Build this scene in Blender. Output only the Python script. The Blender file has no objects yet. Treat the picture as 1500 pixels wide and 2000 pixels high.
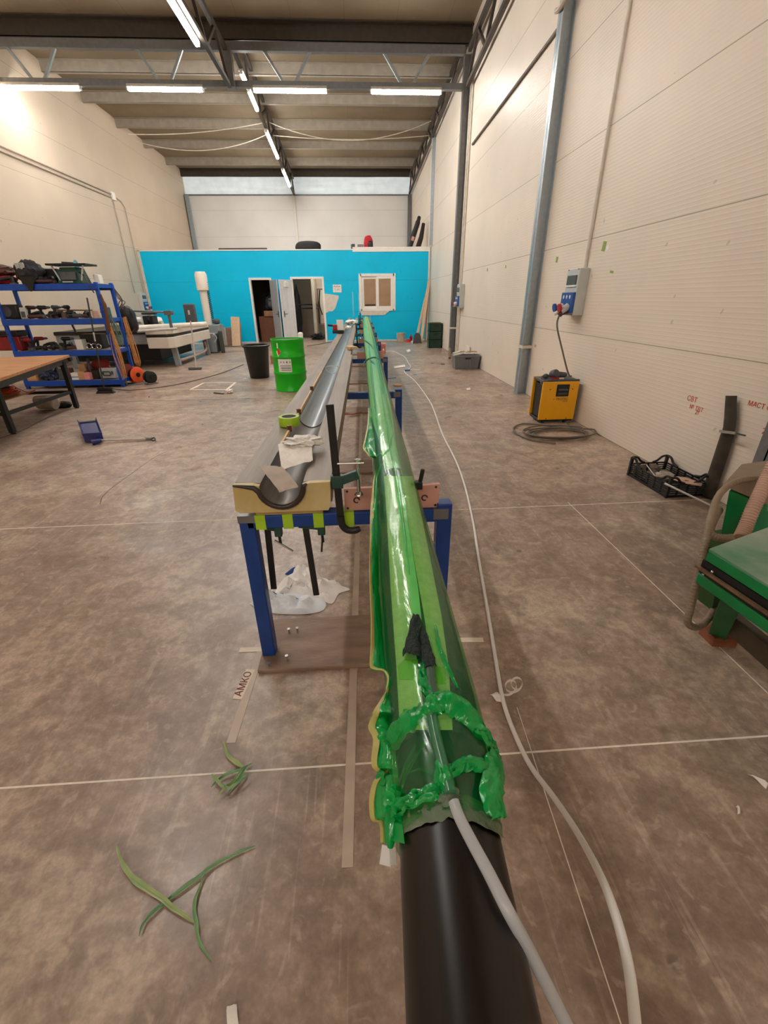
import bpy, bmesh, math, random
from mathutils import Vector, Matrix, noise, Quaternion
random.seed(7)
S = bpy.context.scene
COL = S.collection
PI = math.pi
R_ = math.radians

# ---------------------------------------------------------------- camera solve
# camera 1.5 m above the floor, world Y runs down the hall, X to the right
F = 847.6
PX, PY, H = 750.0, 1000.0, 1.5
def _ray(px, py): return Vector((px-PX, -(py-PY), -F))
_Y = _ray(692, 584).normalized()
_Z = -_ray(771, 2724).normalized(); _Z = (_Z - _Y*_Z.dot(_Y)).normalized()
_X = _Y.cross(_Z)
RW = Matrix((_X, _Y, _Z))            # camera -> world
C0 = Vector((0, 0, H))
def D(px, py): return RW @ _ray(px, py)
def fl(px, py, z=0.0):               # point where the sight line meets height z
    v = D(px, py); return C0 + v*((z-H)/v.z)
def yy(px, py, y):                   # ... meets depth y
    v = D(px, py); return C0 + v*(y/v.y)
def xx(px, py, x):
    v = D(px, py); return C0 + v*(x/v.x)

cd = bpy.data.cameras.new('camera'); cam = bpy.data.objects.new('camera', cd); COL.objects.link(cam)
cd.sensor_fit = 'VERTICAL'; cd.sensor_height = 36; cd.sensor_width = 27
cd.lens = F/2000*36; cd.clip_start = 0.02; cd.clip_end = 200
cam.matrix_world = Matrix.Translation(C0) @ RW.to_4x4()
S.camera = cam

# ---------------------------------------------------------------- materials
def lin(h):
    h = h.lstrip('#'); o = []
    for i in (0, 2, 4):
        c = int(h[i:i+2], 16)/255
        o.append(c/12.92 if c <= .04045 else ((c+.055)/1.055)**2.4)
    return (*o, 1)
_M = {}
def mat(name, col, rough=.6, metal=0, var=.12, scale=8, bump=0, bscale=40, col2=None, spec=.5, stretch=None, coat=0):
    if name in _M: return _M[name]
    m = bpy.data.materials.new(name); m.use_nodes = True; _M[name] = m
    n, l = m.node_tree.nodes, m.node_tree.links
    b = n['Principled BSDF']
    b.inputs['Roughness'].default_value = rough; b.inputs['Metallic'].default_value = metal
    b.inputs['Specular IOR Level'].default_value = spec
    b.inputs['Coat Weight'].default_value = coat
    tc = n.new('ShaderNodeTexCoord'); src = tc.outputs['Object']
    if stretch:
        mp = n.new('ShaderNodeMapping'); mp.inputs['Scale'].default_value = stretch
        l.new(src, mp.inputs[0]); src = mp.outputs[0]
    nz = n.new('ShaderNodeTexNoise'); nz.inputs['Scale'].default_value = scale; nz.inputs['Detail'].default_value = 5
    l.new(src, nz.inputs['Vector'])
    c = lin(col)
    rp = n.new('ShaderNodeValToRGB')
    rp.color_ramp.elements[0].position = .3; rp.color_ramp.elements[1].position = .72
    c2 = lin(col2) if col2 else tuple(min(1, x*(1+var)) for x in c[:3])+(1,)
    c1 = c if col2 else tuple(x*(1-var) for x in c[:3])+(1,)
    rp.color_ramp.elements[0].color = c1; rp.color_ramp.elements[1].color = c2
    l.new(nz.outputs['Fac'], rp.inputs[0]); l.new(rp.outputs[0], b.inputs['Base Color'])
    if bump:
        n2 = n.new('ShaderNodeTexNoise'); n2.inputs['Scale'].default_value = bscale; n2.inputs['Detail'].default_value = 4
        l.new(src, n2.inputs['Vector'])
        bp = n.new('ShaderNodeBump'); bp.inputs['Strength'].default_value = bump; bp.inputs['Distance'].default_value = .01
        l.new(n2.outputs['Fac'], bp.inputs['Height']); l.new(bp.outputs[0], b.inputs['Normal'])
    return m

def panel_mat(name, col, rough=.35, pitch=1.057, z0=0.0, rib=.045, rib_h=.0016, seam='#6d6256', axis='Z', var=.05, ribstr=.35):
    """coated sandwich panel: fine horizontal ribs and a dark joint every pitch metres"""
    m = bpy.data.materials.new(name); m.use_nodes = True
    n, l = m.node_tree.nodes, m.node_tree.links
    b = n['Principled BSDF']; b.inputs['Roughness'].default_value = rough; b.inputs['Specular IOR Level'].default_value = .2
    tc = n.new('ShaderNodeTexCoord'); ge = n.new('ShaderNodeNewGeometry')
    sx = n.new('ShaderNodeSeparateXYZ'); l.new(ge.outputs['Position'], sx.inputs[0])
    z = sx.outputs[axis]
    def mth(op, a, v=None, v2=None):
        k = n.new('ShaderNodeMath'); k.operation = op
        for i, q in enumerate((a, v, v2)):
            if q is None: continue
            if isinstance(q, (int, float)): k.inputs[i].default_value = q
            else: l.new(q, k.inputs[i])
        return k.outputs[0]
    f = mth('FRACT', mth('DIVIDE', mth('SUBTRACT', z, z0), pitch))
    joint = mth('LESS_THAN', f, .008)
    nz = n.new('ShaderNodeTexNoise'); nz.inputs['Scale'].default_value = .8; nz.inputs['Detail'].default_value = 4
    l.new(ge.outputs['Position'], nz.inputs['Vector'])
    c = lin(col)
    rp = n.new('ShaderNodeValToRGB'); rp.color_ramp.elements[0].position = .3; rp.color_ramp.elements[1].position = .7
    rp.color_ramp.elements[0].color = tuple(x*(1-var) for x in c[:3])+(1,); rp.color_ramp.elements[1].color = tuple(min(1, x*(1+var)) for x in c[:3])+(1,)
    l.new(nz.outputs['Fac'], rp.inputs[0])
    # the odd dark scuff
    n3 = n.new('ShaderNodeTexNoise'); n3.inputs['Scale'].default_value = 9; n3.inputs['Detail'].default_value = 1
    l.new(ge.outputs['Position'], n3.inputs['Vector'])
    sc = mth('MULTIPLY', mth('GREATER_THAN', n3.outputs['Fac'], .775), .28)
    mx = n.new('ShaderNodeMixRGB'); mx.inputs[2].default_value = lin(seam)
    l.new(mth('MAXIMUM', mth('MULTIPLY', joint, .62), sc), mx.inputs[0]); l.new(rp.outputs[0], mx.inputs[1])
    l.new(mx.outputs[0], b.inputs['Base Color'])
    w = mth('SINE', mth('MULTIPLY', z, 2*PI/rib))
    w2 = mth('ADD', mth('POWER', mth('MULTIPLY_ADD', w, .5, .5), 4.0), mth('MULTIPLY', joint, -4))
    n4 = n.new('ShaderNodeTexNoise'); n4.inputs['Scale'].default_value = 60
    l.new(ge.outputs['Position'], n4.inputs['Vector'])
    bp = n.new('ShaderNodeBump'); bp.inputs['Strength'].default_value = ribstr; bp.inputs['Distance'].default_value = rib_h
    l.new(w2, bp.inputs['Height'])
    bp2 = n.new('ShaderNodeBump'); bp2.inputs['Strength'].default_value = .08; bp2.inputs['Distance'].default_value = .001
    l.new(n4.outputs['Fac'], bp2.inputs['Height']); l.new(bp.outputs[0], bp2.inputs['Normal'])
    l.new(bp2.outputs[0], b.inputs['Normal'])
    return m

def floor_mat():
    m = bpy.data.materials.new('concrete'); m.use_nodes = True
    n, l = m.node_tree.nodes, m.node_tree.links
    b = n['Principled BSDF']
    ge = n.new('ShaderNodeNewGeometry'); P = ge.outputs['Position']
    def nz(scale, det=6, rot=0, sx=1, sy=1, dist=0):
        mp = n.new('ShaderNodeMapping'); mp.inputs['Rotation'].default_value = (0, 0, rot); mp.inputs['Scale'].default_value = (sx, sy, 1)
        l.new(P, mp.inputs[0])
        t = n.new('ShaderNodeTexNoise'); t.inputs['Scale'].default_value = scale; t.inputs['Detail'].default_value = det; t.inputs['Distortion'].default_value = dist
        l.new(mp.outputs[0], t.inputs['Vector']); return t.outputs['Fac']
    def ramp(f, a, bb, ca, cb):
        r = n.new('ShaderNodeValToRGB'); r.color_ramp.elements[0].position = a; r.color_ramp.elements[1].position = bb
        r.color_ramp.elements[0].color = ca; r.color_ramp.elements[1].color = cb; l.new(f, r.inputs[0]); return r.outputs[0]
    def mix(f, a, bb, typ='MIX'):
        k = n.new('ShaderNodeMixRGB'); k.blend_type = typ
        if isinstance(f, float): k.inputs[0].default_value = f
        else: l.new(f, k.inputs[0])
        for i, q in ((1, a), (2, bb)):
            if isinstance(q, tuple): k.inputs[i].default_value = q
            else: l.new(q, k.inputs[i])
        return k.outputs[0]
    W, K = (1, 1, 1, 1), (0, 0, 0, 1)
    # one pale worn stain with a ragged edge in front of the first stand
    mp = n.new('ShaderNodeMapping'); mp.inputs['Location'].default_value = (.37, -1.27, 0)
    l.new(P, mp.inputs[0])
    m2 = n.new('ShaderNodeMapping'); m2.inputs['Scale'].default_value = (3.0, 4.6, 0); l.new(mp.outputs[0], m2.inputs[0])
    ln = n.new('ShaderNodeVectorMath'); ln.operation = 'LENGTH'; l.new(m2.outputs[0], ln.inputs[0])
    ad = n.new('ShaderNodeMath'); ad.operation = 'MULTIPLY_ADD'; ad.inputs[1].default_value = 1.1; l.new(nz(4, 5), ad.inputs[0]); l.new(ln.outputs['Value'], ad.inputs[2])
    base = ramp(nz(.55, 8, dist=.4), .34, .68, lin('#a38b7a'), lin('#dcc2ab'))
    c = mix(ramp(nz(1.7, 8, dist=.8), .5, .62, K, (.55,.55,.55,1)), base, lin('#dac8b0'))       # pale worn patches
    c = mix(ramp(nz(3.2, 10, dist=1.2), .56, .66, K, (.4,.4,.4,1)), c, lin('#7a6a5f'))          # dark stains
    for rot, sc, sy, a in ((.5, 3, .045, .655), (-.9, 4, .05, .665), (1.35, 3.5, .04, .66), (.1, 5, .03, .665), (1.0, 6, .05, .67), (-.4, 2.5, .04, .66), (1.65, 5, .03, .66)):
        c = mix(ramp(nz(sc, 3, rot, 6, sy*6), a, a+.02, K, (.42,.42,.42,1)), c, lin('#d6c2ae'))    # scratches
    hf = n.new('ShaderNodeMath'); hf.operation = 'MULTIPLY'; hf.inputs[1].default_value = .5; l.new(ad.outputs[0], hf.inputs[0])
    c = mix(ramp(hf.outputs[0], .66, .71, (.5,.5,.5,1), K), c, lin('#e2cfb4'))
    v = n.new('ShaderNodeTexVoronoi'); v.inputs['Scale'].default_value = 2.6; l.new(P, v.inputs['Vector'])
    c = mix(ramp(v.outputs['Distance'], .035, .06, (.6,.6,.6,1), K), c, lin('#4a3f38'))          # drops
    c = mix(ramp(nz(7, 10, 0, 1, 1, .7), .40, .60, (.42,.42,.42,1), K), c, lin('#6e5a4d'))
    c = mix(ramp(nz(28, 8), .40, .62, (.30,.30,.30,1), K), c, lin('#614e43'))
    c = mix(ramp(nz(17, 8, .3, 1, 1, .8), .58, .68, K, (.45,.45,.45,1)), c, lin('#d2bca6'))
    c = mix(ramp(nz(90, 3), .35, .7, (.22,.22,.22,1), K), c, lin('#57493f'))
    l.new(c, b.inputs['Base Color'])
    l.new(ramp(nz(2.2, 5), .3, .7, (.26,.26,.26,1), (.48,.48,.48,1)), b.inputs['Roughness'])
    b.inputs['Specular IOR Level'].default_value = .55
    bp = n.new('ShaderNodeBump'); bp.inputs['Strength'].default_value = .12; bp.inputs['Distance'].default_value = .004
    l.new(nz(25, 6), bp.inputs['Height']); l.new(bp.outputs[0], b.inputs['Normal'])
    return m

def emit_mat(name, col, s):
    m = bpy.data.materials.new(name); m.use_nodes = True
    n, l = m.node_tree.nodes, m.node_tree.links
    n.remove(n['Principled BSDF']); e = n.new('ShaderNodeEmission')
    e.inputs[0].default_value = lin(col); e.inputs[1].default_value = s
    l.new(e.outputs[0], n['Material Output'].inputs[0]); return m

def film_mat(name, tint, body, clear=.6, rough=.18, bump=.5, bscale=14, stretch=(1, .25, 1)):
    """thin coloured plastic film: part see-through, part milky, glossy"""
    m = bpy.data.materials.new(name); m.use_nodes = True
    n, l = m.node_tree.nodes, m.node_tree.links
    n.remove(n['Principled BSDF']); out = n['Material Output']
    tr = n.new('ShaderNodeBsdfTransparent'); tr.inputs[0].default_value = lin(tint)
    df = n.new('ShaderNodeBsdfDiffuse'); df.inputs[0].default_value = lin(body)
    tl = n.new('ShaderNodeBsdfTranslucent'); tl.inputs[0].default_value = lin(body)
    gl = n.new('ShaderNodeBsdfGlossy'); gl.inputs['Roughness'].default_value = rough
    tc = n.new('ShaderNodeTexCoord'); mp = n.new('ShaderNodeMapping'); mp.inputs['Scale'].default_value = stretch
    l.new(tc.outputs['Object'], mp.inputs[0])
    nz = n.new('ShaderNodeTexNoise'); nz.inputs['Scale'].default_value = bscale; nz.inputs['Detail'].default_value = 4; nz.inputs['Distortion'].default_value = .6
    l.new(mp.outputs[0], nz.inputs['Vector'])
    bp = n.new('ShaderNodeBump'); bp.inputs['Strength'].default_value = bump; bp.inputs['Distance'].default_value = .012
    l.new(nz.outputs['Fac'], bp.inputs['Height'])
    for q in (df, tl, gl): l.new(bp.outputs[0], q.inputs['Normal'])
    def mx(f, a, b):
        k = n.new('ShaderNodeMixShader')
        if isinstance(f, float): k.inputs[0].default_value = f
        else: l.new(f, k.inputs[0])
        l.new(a, k.inputs[1]); l.new(b, k.inputs[2]); return k.outputs[0]
    fr = n.new('ShaderNodeLayerWeight'); fr.inputs[0].default_value = .5; l.new(bp.outputs[0], fr.inputs['Normal'])
    pw = n.new('ShaderNodeMath'); pw.operation = 'POWER'; pw.inputs[1].default_value = 3.5; l.new(fr.outputs['Facing'], pw.inputs[0])
    fm = n.new('ShaderNodeMath'); fm.operation = 'MULTIPLY_ADD'; fm.inputs[1].default_value = .45; fm.inputs[2].default_value = .06; l.new(pw.outputs[0], fm.inputs[0])
    l.new(mx(fm.outputs[0], mx(clear, mx(.5, df.outputs[0], tl.outputs[0]), tr.outputs[0]), gl.outputs[0]), out.inputs[0])
    return m

# ---------------------------------------------------------------- mesh builder
class MB:
    def __init__(s): s.v = []; s.f = []
    def add(s, v, f):
        o = len(s.v); s.v += [Vector(p) for p in v]; s.f += [tuple(i+o for i in q) for q in f]; return s
    def box(s, c, d, rz=0, rx=0, ry=0, M=None):
        x, y, z = (q/2 for q in d)
        M = M or Matrix.Translation(c) @ Matrix.Rotation(rz, 4, 'Z') @ Matrix.Rotation(ry, 4, 'Y') @ Matrix.Rotation(rx, 4, 'X')
        v = [M @ Vector(p) for p in ((-x,-y,-z),(x,-y,-z),(x,y,-z),(-x,y,-z),(-x,-y,z),(x,-y,z),(x,y,z),(-x,y,z))]
        return s.add(v, [(0,3,2,1),(4,5,6,7),(0,1,5,4),(1,2,6,5),(2,3,7,6),(3,0,4,7)])
    def span(s, x0, x1, y0, y1, z0, z1):
        return s.box(((x0+x1)/2, (y0+y1)/2, (z0+z1)/2), (abs(x1-x0), abs(y1-y0), abs(z1-z0)))
    def bar(s, p0, p1, w, h, up=(0, 0, 1)):
        p0, p1 = Vector(p0), Vector(p1); t = (p1-p0).normalized()
        up = Vector(up)
        if abs(t.dot(up)) > .98: up = Vector((0, 1, 0))
        a = t.cross(up).normalized(); b = a.cross(t)
        v = [p + a*(w/2*i) + b*(h/2*j) for p in (p0, p1) for i, j in ((-1,-1),(1,-1),(1,1),(-1,1))]
        return s.add(v, [(0,1,2,3),(7,6,5,4),(0,4,5,1),(1,5,6,2),(2,6,7,3),(3,7,4,0)])
    def tube(s, pts, r, n=10, cap=True, closed=False, flat=1.0, up=None):
        pts = [Vector(p) for p in pts]; N = len(pts)
        rs = r if isinstance(r, (list, tuple)) else [r]*N
        ts = []
        for i in range(N):
            a = pts[(i-1) % N] if (closed or i > 0) else pts[0]
            b = pts[(i+1) % N] if (closed or i < N-1) else pts[-1]
            ts.append((b-a).normalized())
        u = Vector(up) if up else (Vector((0,0,1)) if abs(ts[0].z) < .9 else Vector((1,0,0)))
        u = (u - ts[0]*u.dot(ts[0])).normalized()
        o = len(s.v)
        for i in range(N):
            u = (u - ts[i]*u.dot(ts[i])).normalized(); w = ts[i].cross(u)
            for k in range(n):
                a = 2*PI*k/n
                s.v.append(pts[i] + (w*math.cos(a) + u*(math.sin(a)*flat))*rs[i])
        M = N if closed else N-1
        for i in range(M):
            for k in range(n):
                a, b = o+i*n, o+((i+1) % N)*n
                s.f.append((a+k, a+(k+1) % n, b+(k+1) % n, b+k))
        if cap and not closed:
            s.f.append(tuple(o+k for k in reversed(range(n)))); s.f.append(tuple(o+(N-1)*n+k for k in range(n)))
        return s
    def cyl(s, p0, p1, r, r1=None, n=20): return s.tube([p0, p1], [r, r if r1 is None else r1], n)
    def lathe(s, prof, c=(0,0,0), n=32, M=None):
        o = len(s.v); c = Vector(c)
        for r, z in prof:
            for k in range(n):
                p = Vector((r*math.cos(2*PI*k/n), r*math.sin(2*PI*k/n), z))
                s.v.append((M @ p) if M else c+p)
        for i in range(len(prof)-1):
            for k in range(n):
                a, b = o+i*n, o+(i+1)*n
                s.f.append((a+k, a+(k+1) % n, b+(k+1) % n, b+k))
        for i, rev in ((0, True), (len(prof)-1, False)):
            if prof[i][0] > 1e-4:
                q = [o+i*n+k for k in range(n)]; s.f.append(tuple(reversed(q)) if rev else tuple(q))
        return s
    def prism(s, poly, h, M=None):
        """polygon (2D) extruded by h along local z"""
        n = len(poly); M = M or Matrix()
        v = [M @ Vector((x, y, 0)) for x, y in poly] + [M @ Vector((x, y, h)) for x, y in poly]
        return s.add(v, [tuple(reversed(range(n))), tuple(range(n, 2*n))] + [(i, (i+1) % n, n+(i+1) % n, n+i) for i in range(n)])
    def grid(s, g, closed_u=False):
        o = len(s.v); a, b = len(g), len(g[0])
        for row in g: s.v += [Vector(p) for p in row]
        for i in range(a-1):
            for j in range(b if closed_u else b-1):
                j2 = (j+1) % b
                s.f.append((o+i*b+j, o+i*b+j2, o+(i+1)*b+j2, o+(i+1)*b+j))
        return s
    def slab(s, g, t):
        """grid given thickness t along its normals"""
        a, b = len(g), len(g[0]); g = [[Vector(p) for p in r] for r in g]; h = []
        for i in range(a):
            r = []
            for j in range(b):
                du = g[min(i+1, a-1)][j]-g[max(i-1, 0)][j]; dv = g[i][min(j+1, b-1)]-g[i][max(j-1, 0)]
                nn = du.cross(dv); nn = nn.normalized() if nn.length > 1e-9 else Vector((0,0,1))
                r.append(g[i][j]+nn*t)
            h.append(r)
        o = len(s.v); s.grid(g); o2 = len(s.v); s.grid(h)
        I = lambda i, j: o+i*b+j
        J = lambda i, j: o2+i*b+j
        for i in range(a-1):
            s.f += [(I(i,0), I(i+1,0), J(i+1,0), J(i,0)), (I(i,b-1), J(i,b-1), J(i+1,b-1), I(i+1,b-1))]
        for j in range(b-1):
            s.f += [(I(0,j), J(0,j), J(0,j+1), I(0,j+1)), (I(a-1,j), I(a-1,j+1), J(a-1,j+1), J(a-1,j))]
        return s
    def lump(s, c, d, seed=0, amp=.25, sub=3, rz=0, sq=1.0, freq=2.2):
        """irregular rounded lump: icosphere pushed about by noise, flattened where it sits"""
        bm = bmesh.new(); bmesh.ops.create_icosphere(bm, subdivisions=sub, radius=1)
        M = Matrix.Translation(c) @ Matrix.Rotation(rz, 4, 'Z')
        vs = []
        for v in bm.verts:
            p = v.co.copy()
            k = 1 + amp*noise.noise(p*freq + Vector((seed*3.1, seed*1.7, seed))) + amp*.5*noise.noise(p*freq*2.3+Vector((seed, 5, seed*2)))
            if sq != 1:
                p = Vector(tuple(math.copysign(abs(q)**sq, q) for q in p))
            p = p*k; p.z = max(p.z, -.85)
            vs.append(M @ Vector((p.x*d[0]/2, p.y*d[1]/2, p.z*d[2]/2)))
        fs = [tuple(v.index for v in f.verts) for f in bm.faces]; bm.free()
        return s.add(vs, fs)

W = {}
def Wm(o): return W.get(o.name, Matrix())
def obj(name, mb, m, parent=None, label=None, smooth=35, bevel=0, kind=None, sub=0, origin=None):
    me = bpy.data.meshes.new(name)
    if parent is not None: inv = Wm(parent).inverted(); vs = [inv @ v for v in mb.v]; base = None
    else:
        if origin is None:
            lo = Vector((min(v.x for v in mb.v), min(v.y for v in mb.v), min(v.z for v in mb.v))); hi = Vector((max(v.x for v in mb.v), max(v.y for v in mb.v), max(v.z for v in mb.v)))
            base = Vector(((lo.x+hi.x)/2, (lo.y+hi.y)/2, lo.z))
        else: base = Vector(origin)
        vs = [v-base for v in mb.v]
    me.from_pydata([tuple(v) for v in vs], [], mb.f); me.update()
    bm = bmesh.new(); bm.from_mesh(me); bmesh.ops.recalc_face_normals(bm, faces=bm.faces); bm.to_mesh(me); bm.free()
    if smooth:
        me.shade_smooth(); me.set_sharp_from_angle(angle=R_(smooth))
    me.materials.append(m)
    o = bpy.data.objects.new(name, me); COL.objects.link(o)
    if parent is not None: o.parent = parent; W[o.name] = Wm(parent)
    else: o.location = base; W[o.name] = Matrix.Translation(base)
    if label: o['label'] = label
    if kind: o['kind'] = kind
    if bevel:
        k = o.modifiers.new('bevel', 'BEVEL'); k.width = bevel; k.segments = 2; k.limit_method = 'ANGLE'; k.angle_limit = R_(40)
    if sub:
        k = o.modifiers.new('sub', 'SUBSURF'); k.levels = sub; k.render_levels = sub
    return o
def tag(o, label, cat, group=None):
    o['label'] = label; o['category'] = cat
    if group: o['group'] = group
    return o
def thing(name, label, cat, loc, rz=0, group=None):
    o = bpy.data.objects.new(name, None); COL.objects.link(o)
    o.empty_display_size = .1; o.location = loc; o.rotation_euler = (0, 0, rz)
    W[o.name] = Matrix.Translation(loc) @ Matrix.Rotation(rz, 4, 'Z')
    return tag(o, label, cat, group)
def one(name, mb, m, label, cat, group=None, **k): return tag(obj(name, mb, m, **k), label, cat, group)
def struct(name, mb, m, **k): return obj(name, mb, m, kind='structure', **k)
def dup(root, loc, rz=None, label=None):
    c = root.copy(); COL.objects.link(c); c.location = loc
    if rz is not None: c.rotation_euler = (0, 0, rz)
    if label: c['label'] = label
    for ch in root.children:
        d = ch.copy(); COL.objects.link(d); d.parent = c
        for g in ch.children:
            e = g.copy(); COL.objects.link(e); e.parent = d
    return c
def text(name, body, size, M, m, parent=None, ext=.0006, label=None):
    cu = bpy.data.curves.new('t', 'FONT'); cu.body = body; cu.size = size; cu.extrude = ext
    cu.align_x = 'CENTER'; cu.align_y = 'CENTER'
    t = bpy.data.objects.new('t', cu); COL.objects.link(t)
    bpy.context.view_layer.update()
    me = bpy.data.meshes.new_from_object(t.evaluated_get(bpy.context.evaluated_depsgraph_get()))
    mb = MB(); mb.add([M @ v.co for v in me.vertices], [tuple(p.vertices) for p in me.polygons])
    bpy.data.objects.remove(t); bpy.data.curves.remove(cu); bpy.data.meshes.remove(me)
    return obj(name, mb, m, parent, smooth=0, label=label)
def frame(o, x, y, z=None):
    """matrix with columns x, y (and x cross y) at origin o"""
    x = Vector(x).normalized(); y = Vector(y); y = (y-x*y.dot(x)).normalized(); z = x.cross(y)
    return Matrix.Translation(o) @ Matrix((x, y, z)).transposed().to_4x4()
def bez(pts, n=8):
    """smooth path through the points"""
    P = [Vector(p) for p in pts]; P = [2*P[0]-P[1]] + P + [2*P[-1]-P[-2]]; out = []
    for i in range(1, len(P)-2):
        a, b, c, d = P[i-1:i+3]
        for k in range(n):
            t = k/n
            out.append(.5*((2*b)+(c-a)*t+(2*a-5*b+4*c-d)*t*t+(3*b-a-3*c+d)*t**3))
    return out+[P[-2]]
# ================================================================ SETTING
XR, XL, YB, YF = 2.88, -7.65, 25.0, -8.0
YC = 18.4                                   # front of the blue cabin
ZC = 3.10
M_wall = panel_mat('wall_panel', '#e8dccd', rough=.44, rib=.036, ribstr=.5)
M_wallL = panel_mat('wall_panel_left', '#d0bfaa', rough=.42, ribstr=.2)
M_wallB = panel_mat('wall_panel_back', '#eeeeec', rough=.45, pitch=1.06, ribstr=.12, seam='#a79f96')
M_blue = panel_mat('blue_panel', '#0cc6f4', rough=.3, pitch=1.06, rib=.053, seam='#1583ab', ribstr=.7)
M_roof = panel_mat('roof_panel', '#857661', rough=.65, pitch=1.15, axis='X', rib=.23, ribstr=.25, seam='#6b5b49', var=.16)
M_floor = floor_mat()
M_white = mat('white_paint', '#efece6', .45, 0, .03)
M_offwhite = mat('offwhite_board', '#d9d2c6', .6)
M_galv = mat('galvanised_steel', '#a9b4ba', .38, .55, .1, 18)
M_steel = mat('grey_steel', '#7e7f80', .45, .5, .1, 12)
M_dsteel = mat('dark_steel', '#4c443d', .5, .4, .15, 9)
M_black = mat('black_plastic', '#151516', .45, 0, .2, 12)
M_rubber = mat('black_rubber', '#1c1b1b', .6)
M_blueS = mat('blue_steel', '#123f8c', .38, 0, .15, 10)
M_greenS = mat('green_enamel', '#0b8344', .4, 0, .2, 6)
M_chrome = mat('chrome', '#c3c3c0', .2, .9)
M_lamp = emit_mat('lamp_tube', '#fffaf4', 27.0)

struct('floor', MB().span(XL-.3, XR+.3, YF-.3, YB+.3, -.2, 0), M_floor, smooth=0)
struct('wall_right', MB().span(XR, XR+.12, YF, YB, 0, 8.4), M_wall, smooth=0)
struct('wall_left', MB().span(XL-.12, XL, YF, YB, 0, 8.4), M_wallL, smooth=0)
struct('wall_back', MB().span(XL, XR, YB, YB+.12, 0, 7.2), M_wallB, smooth=0)
struct('wall_front', MB().span(XL, XR, YF-.12, YF, 0, 8.4), M_wall, smooth=0)
mb = MB()
mb.add([(XL-.1, 13.4, 6.97), (XR+.1, 13.4, 6.97), (XR+.1, YB+.1, 6.86), (XL-.1, YB+.1, 6.86), (XL-.1, 13.4, 7.07), (XR+.1, 13.4, 7.07), (XR+.1, YB+.1, 6.96), (XL-.1, YB+.1, 6.96)],
       [(0,1,2,3),(4,5,6,7),(0,1,5,4),(1,2,6,5),(2,3,7,6),(3,0,4,7)])
mb.add([(XL-.1, YF-.1, 8.2), (XR+.1, YF-.1, 8.2), (XR+.1, 13.4, 6.97), (XL-.1, 13.4, 6.97), (XL-.1, YF-.1, 8.3), (XR+.1, YF-.1, 8.3), (XR+.1, 13.4, 7.07), (XL-.1, 13.4, 7.07)],
       [(0,1,2,3),(4,5,6,7),(0,1,5,4),(1,2,6,5),(2,3,7,6),(3,0,4,7)])
struct('ceiling', mb, M_roof, smooth=0)

# silver insulation band high on the back wall
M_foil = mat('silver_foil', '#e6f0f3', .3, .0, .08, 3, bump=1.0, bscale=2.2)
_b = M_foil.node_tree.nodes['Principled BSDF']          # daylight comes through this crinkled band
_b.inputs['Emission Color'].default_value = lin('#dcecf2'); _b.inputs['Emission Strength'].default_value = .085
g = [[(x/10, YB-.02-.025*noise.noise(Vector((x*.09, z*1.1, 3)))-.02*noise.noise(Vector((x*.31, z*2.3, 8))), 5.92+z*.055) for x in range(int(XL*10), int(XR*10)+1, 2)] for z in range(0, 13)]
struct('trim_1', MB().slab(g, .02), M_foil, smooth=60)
struct('trim_2', MB().span(XL, XR, YB-.08, YB, 5.87, 5.92), M_steel, smooth=0)

# ---------------- floor joints (saw cuts) and the long joint at the right
M_joint = mat('joint_filler', '#efe4d6', .7, 0, .1, 30)
M_crack = mat('joint_dark', '#54483f', .8)
for i, (y, x0, x1, dy, m) in enumerate(((1.0, XL, XR, .012, M_joint), (3.0, XL, XR, .06, M_joint), (7.6, XL, -1.2, .0, M_crack))):
    struct('trim_%d' % (3+i), MB().bar((x0, y-dy, .0006), (x1, y+dy, .0006), .007, .0012), m, smooth=0)
struct('trim_6', MB().bar((1.65, YF, .0006), (1.67, 3.1, .0006), .005, .0012), M_joint, smooth=0)
struct('trim_7', MB().bar((.47, -1, .0006), (.60, 1.2, .0006), .003, .0012), M_joint, smooth=0)
pts = [fl(*p) for p in ((640,745),(560,815),(520,850),(440,858),(330,880),(250,930),(205,965),(195,985))]
struct('trim_8', MB().tube(bez([(p.x, p.y, .0004) for p in pts], 6), .003, 4, flat=.2), M_crack, smooth=0)

# ---------------- blue cabin at the far end
D1 = (-3.80, -3.10, 2.18); D2 = (-2.28, -1.17, 2.20); WN = (.24, 1.52, 1.10, 2.28)
mb = MB(); t0, t1 = YC, YC+.1
for x0, x1, z0, z1 in ((-7.57, D1[0], 0, ZC), (D1[0], D1[1], D1[2], ZC), (D1[1], D2[0], 0, ZC), (D2[0], D2[1], D2[2], ZC), (D2[1], WN[0], 0, ZC),
                       (WN[0], WN[1], 0, WN[2]), (WN[0], WN[1], WN[3], ZC), (WN[1], XR-.02, 0, ZC)):
    mb.span(x0, x1, t0, t1, z0, z1)
struct('wall_cabin', mb, M_blue, smooth=0)
M_room = mat('room_beige', '#c9b49d', .7, 0, .08, 2)
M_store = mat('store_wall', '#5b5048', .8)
struct('ceiling_cabin', MB().span(-7.57, XR-.02, t1, YB-.1, ZC-.1, ZC-.005), M_offwhite, smooth=0)
struct('wall_cabin_rear', MB().span(-2.62, XR-.03, 21.6, 21.7, 0, ZC-.1), M_room, smooth=0)
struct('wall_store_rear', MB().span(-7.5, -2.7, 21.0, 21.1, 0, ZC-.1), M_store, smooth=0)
struct('wall_divider', MB().span(-2.72, -2.62, t1, 21.6, 0, ZC-.1), M_room, smooth=0)
struct('wall_cabin_corner', MB().span(-1.75, -1.65, 20.2, 21.6, 0, ZC-.1), M_room, smooth=0)
struct('trim_9', MB().span(-7.6, 0.0, YC-.02, t1+.02, ZC, ZC+.035), M_white, smooth=0)
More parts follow.
